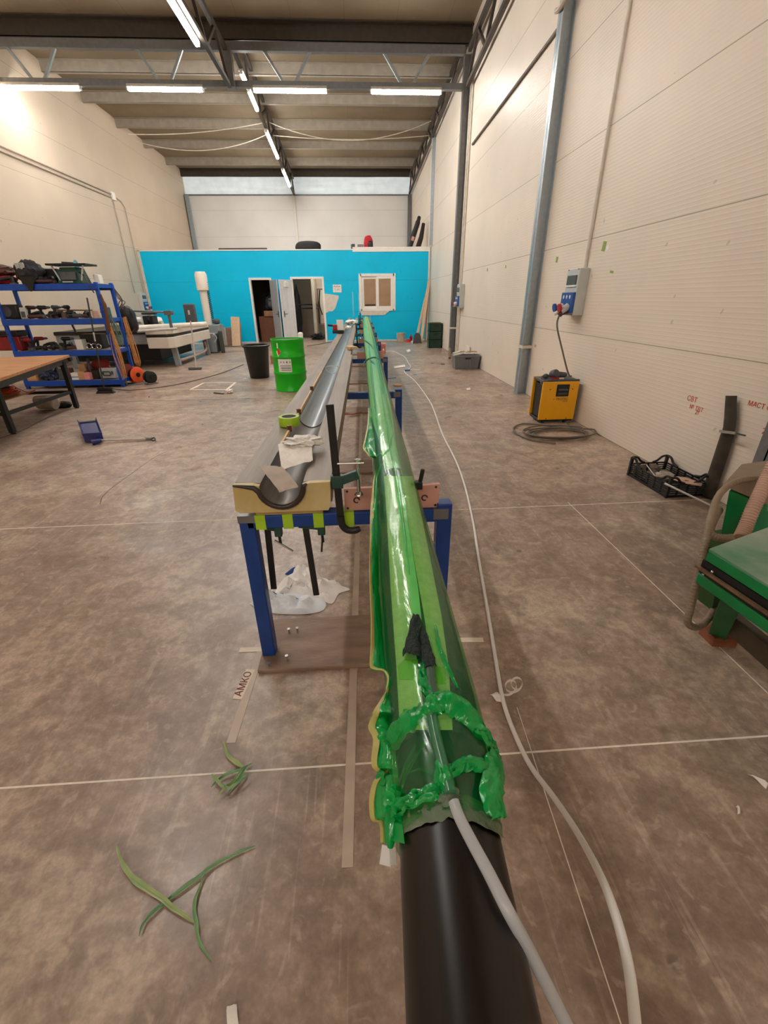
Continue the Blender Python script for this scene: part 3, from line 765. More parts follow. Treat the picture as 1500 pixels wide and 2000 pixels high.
# white paper tab and dark drip at the flap's end
a, b = hit(752, 1655, .085), hit(770, 1688, .088)
obj('paper_tab', MB().bar(fl(757, 1652, .80), fl(752, 1690, .785), .016, .002).bar(fl(766, 1655, .80), fl(768, 1690, .79), .009, .002), M_white, tube_t, 'white backing paper tab')
obj('film_tail', MB().tube([hit(768, 1590, .078), hit(764, 1625, .08), hit(762, 1655, .08)], [.012, .009, .004], 8), M_filmD, tube_t, smooth=60)

# bunched film at the open end
def puff(name, path, wd, R, h, m, seed=0, lab=None, n=9, wr=1.0):
    P = bez([V((a, b, 0)) for a, b in path], 8); pts = [hit(p.x, p.y, R) for p in P]; g = []
    N = len(pts)
    for i, p in enumerate(pts):
        t = (pts[min(i+1, N-1)]-pts[max(i-1, 0)]).normalized(); nn = nrm(p); sd = t.cross(nn).normalized()
        w = wd[0]+(wd[1]-wd[0])*math.sin(PI*i/(N-1)); hh = h*(.55+.45*math.sin(PI*i/(N-1)))
        row = []
        for j in range(n+1):
            s = 2*j/n-1
            z = hh*(1-s*s)*.8+wr*.009*(1-2*abs(noise.noise(V((i*.16+s*1.3, s*1.5, seed)))))-wr*.006+wr*.005*(.5-abs(noise.noise(V((i*.45-s, s*2.5, seed+4)))))
            row.append(p+sd*(s*w*(1+.25*noise.noise(V((i*.3, seed, 2)))))+nn*max(z, -.002))
        g.append(row)
    return obj(name, MB().slab(g, .0004), m, tube_t, lab, smooth=75)
puff('film_bunch', [(752,1497),(756,1462),(780,1428),(812,1400),(840,1388)], (.012, .022), .078, .012, M_filmD, 1)
puff('film_bunch', [(838,1386),(862,1372),(892,1382),(920,1408),(944,1440)], (.010, .024), .082, .020, M_filmD, 5)
puff('film_bunch', [(930,1420),(953,1450),(964,1490),(962,1530),(958,1565),(972,1600)], (.014, .020), .084, .012, M_filmD, 8)
puff('film_bunch', [(748,1560),(772,1580),(800,1566),(835,1552),(862,1538),(880,1512)], (.006, .011), .078, .008, M_filmD, 11)
puff('film_bunch', [(878,1512),(900,1496),(925,1492),(948,1506),(962,1540),(978,1598)], (.006, .012), .079, .010, M_filmD, 14)
puff('film_bunch', [(745,1500),(752,1530),(760,1560),(768,1590)], (.012, .020), .079, .014, M_filmD, 17)
puff('film_bunch', [(828,1296),(826,1320),(832,1342),(848,1366),(850,1390)], (.004, .011), .083, .008, M_filmD, 20)
puff('film_bunch', [(850,1222),(858,1262),(872,1300),(893,1345)], (.002, .006), .082, .003, M_filmD, 23, wr=.4)
puff('film_strand', [(770,1560),(785,1515),(812,1455)], (.0015, .0045), .0735, .002, M_film, 26, wr=.3)
puff('film_strand', [(775,1568),(800,1500),(832,1448)], (.0015, .004), .0735, .002, M_film, 29, wr=.3)
puff('film_strand', [(800,1508),(825,1503),(850,1515)], (.001, .002), .0735, .001, M_film, 32, wr=.2)
obj('film_knot', MB().lump(hit(848, 1380, .083), (.032, .036, .026), 4, .5), M_filmD, tube_t)
obj('film_knot', MB().lump(hit(868, 1515, .08), (.026, .045, .02), 6, .4), M_filmD, tube_t)
obj('film_knot', MB().lump(hit(770, 1566, .08), (.034, .040, .03), 7, .5), M_filmD, tube_t)
# long folds and dark ties of the film further along
def surf(px, py, k=0.0):
    R = .081
    for _ in range(4): p = hit(px, py, R+k); R = Rf(p.y)
    return p
def fold(path, r, m=None, lab=None):
    P = bez([V((a, b, 0)) for a, b in path], 8); pts = [surf(p.x, p.y) for p in P]; N = len(pts)
    obj('film_fold', MB().tube(pts, [r*(.25+.75*math.sin(PI*i/(N-1))) for i in range(N)], 8, flat=1.2), m or M_film, tube_t, lab, smooth=70)
fold([(800,1125),(790,1040),(779,960),(768,900),(759,850),(750,800),(743,755)], .006)
fold([(752,925),(743,870),(737,830),(733,790),(729,745)], .005)
fold([(786,930),(772,870),(762,820),(754,780),(746,735),(738,695)], .006)
fold([(733,800),(728,750),(724,710),(720,670)], .010)
fold([(748,770),(739,715),(731,675),(725,645)], .012)
fold([(742,905),(748,890),(760,878),(766,850)], .005)
M_tie = mat('dark_tie', '#1d4a36', .5)
fold([(706,716),(713,707),(722,701),(733,699),(741,702)], .012, M_tie, 'dark tie strap round the film')
fold([(722,702),(727,707),(732,712)], .010, M_tie, 'dark tie strap end')
fold([(710,664),(717,668),(724,674),(729,682)], .012, M_tie, 'dark tie strap round the film, farther one')
# translucent connector hose under the bunch, end seal
M_conn = film_mat('pale_green_hose', '#9fd8b4', '#6fc095', .35, .2, .15)
obj('connector_hose', MB().tube(bez([hit(842, 1390, .080), hit(852, 1440, .080), hit(864, 1490, .080), hit(880, 1550, .080)], 5), .0085, 12), M_conn, tube_t, 'pale green connector hose')
obj('connector_hose', MB().tube(bez([hit(840, 1308, .083), hit(843, 1340, .083), hit(848, 1375, .083)], 4), .0085, 10), mat('grey_green_hose', '#4d6a58', .3), tube_t, 'grey green hose stub by the dark cloth')
puff('end_seal', [(784,1608),(812,1592),(845,1578),(880,1570),(915,1578),(950,1596),(978,1616)], (.013, .017), .0705, .003, M_putty, 40, 'grey green sealing tape round the film end', wr=.4)
puff('end_seal', [(862,1530),(875,1552),(884,1572)], (.010, .015), .074, .008, M_putty, 44, wr=.6)

M_hose = film_mat('milky_hose', '#e2e6ea', '#f0f3f7', .08, .25, .1)
M_hose2 = mat('white_hose', '#f3efea', .4, 0, .04)
def at_depth(px, py, d): return C0+D(px, py)*(d/F)
hp = [hit(886, 1566, .079), hit(898, 1598, .079), hit(922, 1645, .079), hit(955, 1706, .079), hit(990, 1775, .079), at_depth(1022, 1834, .47), at_depth(1052, 1892, .47), at_depth(1104, 1996, .47), at_depth(1150, 2090, .47)]
one('vacuum_hose', MB().tube(bez(hp, 6), .0072, 14), M_hose, 'milky clear hose leaving the film end over the black tube toward the camera', 'hose')
pts = [fl(*p, .009) for p in [(752,686),(765,686),(776,690),(790,697),(797,708),(802,716),(797,722),(790,724),(793,730),(812,746),(838,782),(850,808),(864,848),(890,900),(908,950),(924,1020),(933,1080),(945,1150),(957,1220),(970,1300),(983,1370),(1004,1430),(1035,1494)]]
pts += [at_depth(*p) for p in [(1080,1555,1.37),(1125,1622,1.18),(1168,1700,.98),(1200,1780,.83),(1226,1880,.74),(1240,1992,.68),(1246,2100,.64)]]
one('vacuum_line', MB().tube(bez(pts, 5), .009, 12), M_hose2, 'long white hose running along the floor from pink box to bottom of photo', 'hose')

# ================================================================ BLUE STANDS
M_board = mat('worn_board', '#7a6150', .6, 0, .25, 4, col2='#a38a76', bump=.3, bscale=30, stretch=(1, 4, 1))
M_pink = mat('pink_plywood', '#cf9c8a', .65, 0, .1, 9)
M_yelp = mat('raw_wood', '#d9b887', .6, 0, .15, 6, stretch=(2, 10, 10))
def stand(k, lab):
    y0 = 1.54+2.43*k; dx = .016*2.43*k
    t = thing('bench_stand', lab, 'stand', (dx-.07, y0+.03, 0), group='blue bench stands')
    obj('beam', MB().span(dx-.455, dx+.30, y0, y0+.06, .688, .744), M_blueS, t, bevel=.004)
    for x, h in ((-.485, .742), (.30, .765)): obj('leg', MB().span(dx+x, dx+x+.06, y0, y0+.06, .02, h), M_blueS, t, bevel=.004)
    obj('corner_weld', MB().span(dx-.487, dx-.42, y0-.001, y0+.061, .715, .746), M_steel, t, smooth=0)
    obj('corner_weld', MB().span(dx+.285, dx+.345, y0-.0015, y0+.0605, .70, .746), M_steel, t, smooth=0)
    obj('base_board', MB().span(dx-.492, dx+.42, y0-.085, y0+.26, .001, .021), M_board, t, bevel=.004)
    for x, y in ((-.445, -.06), (-.37, -.02), (-.385, .16), (-.345, .165)):
        if k < 2: obj('screw', MB().cyl((dx+x, y0+y, .02), (dx+x, y0+y, .034), .0035, n=8).cyl((dx+x, y0+y, .034), (dx+x, y0+y, .038), .008, n=10), M_chrome, t)
    return t
names = ['front blue steel stand carrying the mould end and the pink saddle board', 'blue stand second from the camera, crossing behind the tall clamp', 'third blue stand from the camera', 'fourth blue stand from the camera, near the pink box hose', 'fifth blue stand from the camera', 'sixth blue stand, last but one before the cabin', 'farthest blue stand by the blue wall']
stands = [stand(k, names[k]) for k in range(7)]
st0 = stands[0]
for x in (-.405, -.21, -.02+.0): pass
for px in (508, 562, 622): 
    p = yy(px, 1015, 1.54); obj('tape_wrap', MB().span(p.x-.02, p.x+.02, 1.538, 1.603, .684, .747), M_lime, st0, 'lime tape wrapped round the beam', smooth=0)
p = yy(681, 1015, 1.54); obj('tape_wrap', MB().span(p.x-.03, p.x+.022, 1.538, 1.603, .684, .747), M_lime, st0, 'lime tape wrapped round the beam', smooth=0)

def saddle(k, lab, m=None):
    y0 = 1.575+2.43*k; c = axis(y0); n = 14
    x0, x1 = (-.068+.016*2.43*k, .305+.016*2.43*k)
    poly = [(x0, .746), (x1, .746), (x1+.003, .846)] + [(c.x+.0825*math.cos(PI*i/n), AZ-.0825*math.sin(PI*i/n)) for i in range(n+1)] + [(x0, .838)]
    t = thing('saddle_board', lab, 'saddle', ((x0+x1)/2, y0, .746), group='plywood saddle boards')
    obj('board', MB().prism(poly, .018, frame((0, y0, 0), (1,0,0), (0,0,1))), m or M_pink, t, smooth=0)
    if k < 2:
        for hx, hz in ((x0+.012, .756), (x0+.012, .828), (x1-.012, .834), (x1-.012, .756)):
            obj('screw_hole', MB().cyl((hx, y0-.0185, hz), (hx, y0-.0178, hz), .005, n=10), M_black, t)
        for hx in (x0+.048, x1-.056):
            obj('finger_hole', MB().tube([V((hx+.011*math.cos(a*PI/6), y0-.0185, .79+.011*math.sin(a*PI/6))) for a in range(11)], .0028, 6), M_black, t)
    return t
for k, lab in enumerate(('pink plywood saddle board on the front blue stand under the green tube', 'plywood saddle board on the second stand hidden under the tube', 'plywood saddle board on third stand under the tube', 'tan plywood saddle board on the fourth stand next to the pink box', 'tan plywood saddle board on the fifth stand', 'tan plywood saddle board on the sixth stand', 'tan plywood saddle board on the farthest stand')):
    if k != 1: saddle(k, lab)

# ================================================================ TROUGH MOULD
M_flange = mat('mould_flange', '#7d6f60', .5, 0, .15, 3, col2='#9a8b79', stretch=(8, .6, 8), bump=.15, bscale=12)
M_trough = mat('mould_trough', '#5a5249', .35, 0, .3, 3, col2='#847a6e', stretch=(10, .5, 10))
M_ochre = mat('resin_board', '#c3ab66', .5, 0, .3, 7, col2='#ddd0a4')
M_rim = mat('mould_rim', '#38302a', .3, 0, .3, 12)
MY0, MY1, MS = 1.50, 17.3, .0155
def mx(x, y): return x+MS*(y-MY0)
def sweep(prof, y0, y1, n=2):
    """closed section (x, z) swept along the mould"""
    mb = MB(); m = len(prof)
    rows = [lerp(y0, y1, i/n) for i in range(n+1)]
    for y in rows: mb.v += [V((mx(x, y), y, z)) for x, z in prof]
    for i in range(n):
        for k in range(m): mb.f.append((i*m+k, i*m+(k+1) % m, (i+1)*m+(k+1) % m, (i+1)*m+k))
    mb.f += [tuple(range(m)), tuple(n*m+k for k in range(m))]
    return mb
mo = thing('trough_mould', 'long open trough mould with dusty flanges resting on the blue stands', 'mould', (-.29, MY0, .775))
cx, cz, r0 = -.297, .884, .079
obj('flange', sweep([(-.468, .893), (-.376, .886), (-.376, .862), (-.44, .862), (-.446, .79), (-.468, .79)], MY0+.03, MY1, 8), M_flange, mo, 'left flange')
obj('flange', sweep([(-.218, .886), (-.114, .893), (-.114, .80), (-.132, .80), (-.136, .862), (-.218, .862)], MY0+.03, 5.6, 4), M_flange, mo, 'near right flange')
obj('flange', sweep([(-.218, .886), (-.135, .890), (-.135, .82), (-.15, .82), (-.155, .862), (-.218, .862)], 5.6, MY1, 6), M_flange, mo, 'narrower far right flange')
arc = [(cx-r0*math.cos(PI*i/16), cz-r0*math.sin(PI*i/16)) for i in range(17)]; arc2 = [(cx-(r0+.008)*math.cos(PI*i/16), cz-(r0+.008)*math.sin(PI*i/16)) for i in range(17)]
obj('trough', sweep(arc+arc2[::-1], MY0+.01, MY1, 8), M_trough, mo, 'smooth half round trough', smooth=50)
fp = [(-.470, .893)] + [(-.40, .890)] + arc + [(-.19, .892), (-.114, .894), (-.118, .80), (-.128, .778), (-.46, .778), (-.476, .79)]
obj('front_plate', MB().prism([(x, z) for x, z in fp], .024, frame((0, MY0+.024, 0), (1,0,0), (0,0,1))), M_ochre, mo, 'yellowed front plate', smooth=0)
rim = [(-.468, .893), (-.43, .888), (-.395, .882)] + [(cx-(r0+.004)*math.cos(PI*i/14), cz-(r0+.004)*math.sin(PI*i/14)) for i in range(1, 14)] + [(-.212, .884), (-.20, .892)]
rw = [.004, .007, .010]+[.011]*13+[.009, .004]
obj('rim', MB().tube([V((x, MY0-.006, z)) for x, z in rim], rw, 10), M_rim, mo, 'dark resin rim of the notch', smooth=60)
for y0, y1 in ((1.95, 2.18), (2.24, 2.55), (2.6, 3.25), (3.35, 4.2)):
    obj('wood_strip', sweep([(-.372, .888), (-.362, .888), (-.362, .908), (-.372, .908)], y0, y1), M_yelp, mo, 'raw wood strip clipped on the trough edge', smooth=0)
for y in (2.2, 2.57, 3.3): obj('clip', MB().box((mx(-.366, y), y, .912), (.02, .02, .03), rz=.4), mat('clip_brown', '#6d4426', .5), mo, smooth=0)
_l = [(cx-.0775*math.cos(PI*i/16), cz-.0775*math.sin(PI*i/16)) for i in range(1, 16)]; _m = [(cx-.074*math.cos(PI*i/16), cz-.074*math.sin(PI*i/16)) for i in range(1, 16)]
obj('sheen_liner', sweep(_l+_m[::-1], 2.6, 16.6, 8), mat('sheen_grey', '#8b9093', .28, .45, .15, 4, stretch=(8, .5, 8)), mo, 'grey lining standing in for light reflected in the trough', smooth=60)  # grey lining added for the light reflected in the trough
one('wire_ring', MB().tube([V((mx(cx+.066*math.cos(a*PI/12), 4.6), 4.6, .885-.06*math.sin(a*PI/12)*(1 if a < 12 else .2))) for a in range(0, 25)], .004, 6), M_white, 'white wire loop lying across the trough', 'ring')
one('wood_shim', MB().span(mx(-.415, 1.54), mx(-.155, 1.54), 1.545, 1.61, .7455, .7765), M_yelp, 'raw wood shim strip between front plate and blue beam', 'shim', smooth=0)
for k in range(1, 7):
    y = 1.54+2.43*k; one('wood_shim', MB().span(mx(-.44, y), mx(-.15, y), y, y+.06, .7455, .7885), M_yelp, 'wood shim under the mould on the %s stand from the camera' % ('second', 'third', 'fourth', 'fifth', 'sixth', 'seventh')[k-1], 'shim', smooth=0)

# things lying on the mould
M_paper = mat('crinkled_paper', '#f0e8de', .6, 0, .08, 12, bump=.8, bscale=45)
M_card = mat('grey_card', '#b3a291', .7, 0, .12, 14, bump=.4, bscale=30)
def sheet(name, quad, zs, m, lab, cat, n=10, wave=.006, th=.0008, seed=0):
    a, b, c, d = [fl(*q, z) for q, z in zip(quad, zs)]
    g = [[lerp(lerp(a, b, j/n), lerp(d, c, j/n), i/n)+V((0, 0, wave*(noise.noise(V((i*.5, j*.5, seed)))+math.sin(i/n*PI)))) for j in range(n+1)] for i in range(n+1)]
    return one(name, MB().slab(g, th), m, lab, cat, smooth=50)
sheet('paper_bag', ((543,868),(608,862),(611,899),(550,918)), (.915, .915, .905, .905), M_paper, 'crinkled white paper bag lying across the trough', 'paper bag', wave=.008, seed=3)
sheet('card_sheet', ((503,909),(550,911),(583,951),(546,962)), (.915, .917, .905, .900), M_card, 'small grey-brown card sheet curling over the trough end', 'card', wave=.007, seed=5)
one('crumpled_cloth', MB().lump(fl(592, 862, .93), (.16, .09, .045), 8, .6, 4, freq=3.5), M_white, 'crumpled white cloth behind the paper bag in the trough', 'cloth', smooth=50)
c = fl(566, 830, .894)
tr_ = thing('tape_roll', 'lime green tape roll on left flange of the mould', 'tape roll', c)
obj('tape', MB().lathe([(.039, 0), (.054, 0), (.055, .002), (.055, .046), (.054, .048), (.039, .048), (.039, 0)], c, 36), M_lime, tr_, smooth=50)
obj('core', MB().lathe([(.036, .001), (.039, .001), (.039, .047), (.036, .047), (.036, .001)], c, 36), mat('card_core', '#8a8690', .6), tr_, 'grey cardboard core')
one('wood_offcut', MB().box(fl(687, 682, .90)+V((0, 0, .02)), (.1, .16, .035), rz=.4), M_yelp, 'small raw wood offcut on right flange far along mould', 'offcut', bevel=.006)
one('white_rag', MB().lump((-.10, 13.2, .93), (.30, .9, .10), 15, .6, 4, freq=3), M_white, 'white rag draped on the far end of the mould', 'rag', smooth=50)
one('white_rag', MB().lump((-.16, 10.8, .92), (.13, .35, .07), 18, .5, 3, freq=3), M_white, 'small white rag in the trough nearer than the draped one', 'rag', smooth=50)
br = thing('hand_brush', 'red and black handled box with white card on left flange near the blue wall', 'box', fl(661, 650, .895))
c = fl(661, 651, .895)
obj('body', MB().box(c+V((0, 0, .03)), (.22, .16, .06)), M_black, br, bevel=.01); obj('red_block', MB().box(c+V((-.06, 0, .11)), (.09, .12, .10)), M_red, br, bevel=.01)
obj('card', MB().box(c+V((.04, -.02, .15)), (.13, .03, .19), rx=-.12), M_white, br, smooth=0); obj('handle', MB().cyl(c+V((-.10, 0, .14)), c+V((-.20, 0, .15)), .018), M_black, br)

# ================================================================ CLAMPS
M_cbar = mat('clamp_bar', '#2b2a28', .45, .3, .3, 14); M_cgreen = mat('clamp_green', '#2f5147', .45, .1, .2, 10)
def clamp(lab, foot, top, arm_z, reach, flip=1):
    """F-clamp standing on the bench: rail from foot to top, fixed jaw under the beam, sliding arm with spindle"""
    t = thing('bar_clamp', lab, 'clamp', foot, group='bar clamps')
    f, u = V(foot), V(top)
    obj('rail', MB().bar(u, f, .028, .010), M_cbar, t, bevel=.002)
    pth = bez([f+V((0, 0, .02)), f+V((.004, 0, -.02)), f+V((.022, 0, -.043)), f+V((.05, 0, -.048)), f+V((reach, 0, -.040))], 5)
    obj('fixed_jaw', MB().tube(pth, [.013]*(len(pth)-4)+[.013, .012, .011, .009], 10, flat=1.1), M_cbar, t)
    a = lerp(f, u, (arm_z-f.z)/(u.z-f.z)); e = V((f.x+reach, f.y-.005, arm_z+.028))
    ar = obj('sliding_arm', MB().bar(a-V((.018, .004, .006)), e, .02, .034).box(a, (.045, .03, .05)), M_cgreen, t, bevel=.003)
    obj('spindle', MB().tube([e+V((0,0,.055)), e+V((0,0,-.07))], .007, 10).tube([e+V((0,0,.05)), e+V((0,0,.058))], .012, 10), M_chrome, t)
    obj('swivel_pad', MB().lathe([(.008, .012), (.016, .004), (.018, 0), (0, 0)], e+V((0, 0, -.082)), 14), M_chrome, t)
    obj('tommy_bar', MB().cyl(e+V((-.075, -.004, .045)), e+V((.022, -.004, .045)), .0042, n=8), M_chrome, t)
    return t
b = yy(665, 1005, 1.525); u = yy(644, 790, 1.525)
clamp('tall dark bar clamp with green sliding arm at the front stand', (b.x, 1.525, .72), (u.x, 1.525, u.z), .885, .075)
for k, x in ((3, -.09), (5, -.07), (6, -.05)):
    y = 1.525+2.43*k
    clamp('bar clamp on the %s stand from the camera' % {3: 'fourth', 5: 'sixth', 6: 'farthest'}[k], (x+.016*2.43*k, y, .72), (x+.016*2.43*k-.01, y, 1.08), .885, .075)
def hang_clamp(lab, pt, pb, hx):
    t = thing('hanging_clamp', lab, 'clamp', (pb.x, pb.y, pb.z))
    obj('rail', MB().bar(pt, pb, .026, .010), M_cbar, t, bevel=.002)
    h = V((hx, pt.y-.03, .655)); q = V((pt.x, pt.y-.015, .672))
    obj('sliding_arm', MB().bar(q-V((.02, 0, 0)), h+V((.012, 0, .008)), .02, .03).box(h+V((0,0,.0)), (.03, .03, .05)), M_cgreen, t, bevel=.003)
    obj('spindle', MB().tube([h, h+V((.003, -.004, -.062))], .006, 10), M_cbar, t)
    return t, h
t1, h1 = hang_clamp('hanging bar clamp nearest the front left blue leg', V((-.392, 1.615, .74)), yy(535, 1150, 1.615), -.345)
obj('tommy_bar', MB().cyl(h1+V((-.02, -.004, -.045)), h1+V((.055, -.03, -.085)), .004, n=8), M_chrome, t1)
t2, h2 = hang_clamp('hanging bar clamp under the middle of the front beam', V((-.243, 1.615, .74)), yy(618, 1162, 1.615), -.170)
obj('tommy_bar', MB().cyl(h2+V((.004, -.004, -.02)), h2+V((-.006, -.01, -.105)), .004, n=8), M_cbar, t2)
sc = thing('saddle_clamp', 'grey clamp gripping right end of pink saddle board', 'clamp', (.25, 1.53, .66))
obj('upper_jaw', MB().tube(bez([yy(826, 916, 1.54), yy(822, 935, 1.54), yy(818, 948, 1.54)], 4), [.008]*8+[.012], 10).box(yy(817, 947, 1.54), (.03, .03, .03)), M_cbar, sc, bevel=.003)
obj('lower_jaw', MB().tube(bez([yy(818, 1016, 1.53), yy(828, 1024, 1.53), yy(826, 1040, 1.53), yy(820, 1052, 1.53)], 4), .010, 10), M_cbar, sc)
obj('tommy_bar', MB().cyl(yy(826, 1050, 1.53), yy(848, 1060, 1.53), .004, n=8), M_chrome, sc)

# ================================================================ FLOOR AROUND THE BENCH
M_masking = mat('floor_tape', '#c9b8a7', .6, 0, .12, 10); M_masking2 = mat('floor_tape_clean', '#e6d8c4', .6, 0, .06, 10)
def strip(lab, a, b, w, m, grp=None, z=.0012, name='floor_tape'): return one(name, MB().bar(V((a.x, a.y, z)), V((b.x, b.y, z)), w, .0012), m, lab, 'tape', grp, smooth=0)
strip('long grey tape line on the floor under the bench, running to the front', V((-.082, .69, 0)), V((.10, 9.0, 0)), .034, M_masking)
strip('worn tape line on floor running out from under the front blue leg', V((-.495, 1.83, 0)), V((-.527, 1.12, 0)), .034, M_masking)
strip('short tape piece on floor left of the front blue leg', fl(468, 1270), fl(514, 1268), .03, M_masking2, z=.0016)
strip('short tape piece on floor right of the green tube', fl(884, 1250), fl(944, 1250), .03, M_masking2)
lt = strip('tape label with red handwriting on floor by the front stand corner', fl(490, 1308), fl(463, 1366), .04, M_masking2, z=.0018)
M_penr = mat('faded_red_pen', '#7a3b33', .7)
d = (fl(463, 1366)-fl(490, 1308)).normalized()
text('lettering', 'АМКО', .045, frame(fl(476, 1336)+V((0, 0, .0032)), -d, V((d.y, -d.x, 0))), M_penr, lt)
def rag(name, out, h, m, lab, cat, seed, n=9, freq=2.5):
    P = [fl(*q) for q in out]; c = sum(P, V())/len(P); P = bez(P+[P[0]], 4)[:-1]; g = []
    for i in range(n+1):
        t = i/n; row = []
        for p in P:
            q = lerp(p, c, t); k = abs(noise.noise(V((q.x*11+seed, q.y*11, seed)))*.8+.5*noise.noise(V((q.x*26, q.y*26, seed))))
            row.append(V((q.x, q.y, .003+h*(min(1, t*2.2)**.7)*(.12+1.5*k))))
        g.append(row+[row[0]])
    mb = MB().grid(g); return one(name, mb, m, lab, cat, smooth=60)
M_cloth = mat('white_cloth', '#f6f0ea', .85, 0, .07, 10, bump=.5, bscale=60)
rag('floor_rag', [(545,1142),(568,1120),(588,1105),(598,1106),(622,1125),(660,1142),(684,1152),(662,1160),(648,1180),(620,1170),(590,1168),(556,1160),(535,1165)], .10, M_cloth, 'upper white rag heaped on floor behind front blue leg', 'rag', 3)
rag('floor_rag', [(488,1180),(520,1168),(560,1162),(600,1166),(634,1175),(632,1192),(600,1200),(548,1200),(510,1194)], .075, mat('white_cloth_cool', '#eef2f8', .85, 0, .07, 10, bump=.5, bscale=60), 'lower white rag with bluish tint spread behind front blue leg', 'rag', 7)
M_bcloth = mat('blue_cloth', '#23407f', .85)
rag('blue_cloth', [(556,1122),(575,1108),(580,1118),(570,1126)], .03, M_bcloth, 'small blue cloth corner beside top of upper white rag', 'cloth', 1, 4)
rag('blue_cloth', [(530,1170),(545,1164),(548,1172),(535,1180)], .06, M_bcloth, 'small blue cloth patch lying on the lower white rag', 'cloth', 2, 4)
p = fl(688, 812); one('wood_wedge', MB().prism([(-.10, -.03), (.01, -.045), (.14, .05), (.06, .055)], .02, Matrix.Translation(p+V((0, 0, .022)))), mat('red_wood', '#a0695a', .7), 'reddish wood wedge on the base board of second stand', 'wedge', smooth=0)

def ribbon(name, path, w, m, lab, cat, grp=None, z=.004, seed=0, twist=.8, lift=.01):
    P = bez([fl(*q, z) for q in path], 7); g = []; N = len(P)
    for i, p in enumerate(P):
        t = (P[min(i+1, N-1)]-P[max(i-1, 0)]).normalized(); a = twist*noise.noise(V((i*.12, seed, 0)))+.3
        sd = V((-t.y, t.x, 0)); k = math.sin(PI*min(1, max(0, i/(N-1))))**.6
        ww = w*(.12+.88*k)*(1+.3*noise.noise(V((i*.3, seed, 4)))); up = V((0, 0, 1))
        p = p+up*(lift*abs(noise.noise(V((i*.15, seed, 9)))))
        row = [p+sd*(s*ww/2*math.cos(a))+up*(abs(s)*ww*.35*(1+math.sin(a)*s)) for s in (-1, -.5, 0, .5, 1)]
        g.append(row)
    return one(name, MB().slab(g, .0006), m, lab, cat, grp, smooth=60)
M_scrap = mat('green_scrap', '#5f9a66', .4, 0, .35, 12, col2='#9fb98a', stretch=(1, 1, 1))
M_scrap2 = mat('green_scrap_light', '#82a96b', .4, 0, .25, 12, col2='#b9c08a')
ribbon('film_scrap', [(228,1652),(240,1688),(266,1722),(310,1752),(345,1780),(382,1804)], .016, M_scrap2, 'longest twisted green film strip lying diagonally on floor at lower left', 'scrap', seed=1)
ribbon('film_scrap', [(272,1828),(288,1796),(330,1758),(392,1712),(420,1690),(470,1664),(500,1652)], .012, M_scrap, 'green film strip crossing under the longest strip', 'scrap', seed=3)
ribbon('film_scrap', [(404,1700),(388,1740),(380,1770),(384,1804),(390,1840),(412,1876)], .011, M_scrap, 'bent green film strip right of the crossing strips', 'scrap', seed=5)
for i, (pth, w, lab) in enumerate(([[(436,1448),(446,1478),(470,1496),(478,1502)], .014, 'green film shred sticking up at top of the small heap'], [[(412,1538),(440,1515),(470,1505),(494,1490)], .012, 'green film shred pointing right in the small heap'], [[(424,1556),(455,1530),(472,1505)], .014, 'green film shred pointing down left in the small heap'],
        [[(444,1552),(470,1520),(482,1498)], .014, 'wide green film shred at the bottom of the small heap'], [[(413,1512),(424,1525),(434,1540)], .012, 'short green film shred at left of the small heap'], [[(430,1530),(450,1540),(490,1512)], .010, 'thin green film shred across the small heap'])):
    ribbon('film_shred', pth, w, M_scrap if i % 2 else M_scrap2, lab, 'scrap', seed=i+11, z=.004+.003*i)
# curled paper strip by the white hose
P0 = fl(985, 1362, .004); pc = []
for i in range(61):
    t = i/60; a = -2.2+t*4.2*PI
    pc.append(P0+V((.012+.10*t*.6+.030*math.cos(a), .012+.05*t*.5+.006*math.sin(a), .036+.032*math.sin(a))))
g = [[p+V((0, -.005, 0)), p, p+V((.001, .006, 0))] for p in pc]
one('paper_curl', MB().slab(g, .0006), M_paper, 'curled white paper strip standing beside the white hose', 'paper', smooth=60)
sheet('paper_scrap', ((957,1357),(972,1352),(985,1372),(970,1370)), (.012, .014, .004, .004), M_paper, 'folded white paper bit left of the white hose', 'paper', n=4)
sheet('paper_scrap', ((1460,1512),(1472,1516),(1500,1530),(1496,1541)), (.004, .006, .012, .004), M_paper, 'torn white paper bit on floor at right photo edge', 'paper', n=4)
sheet('paper_scrap', ((443,1966),(462,1962),(467,2004),(444,2008)), (.004, .006, .012, .004), M_paper, 'white paper bit on floor at bottom edge of photo', 'paper', n=4)
sheet('paper_scrap', ((1437,1576),(1441,1574),(1446,1588),(1441,1589)), (.004, .006, .006, .004), M_paper, 'tiny white paper flake on floor at right', 'paper', n=3)
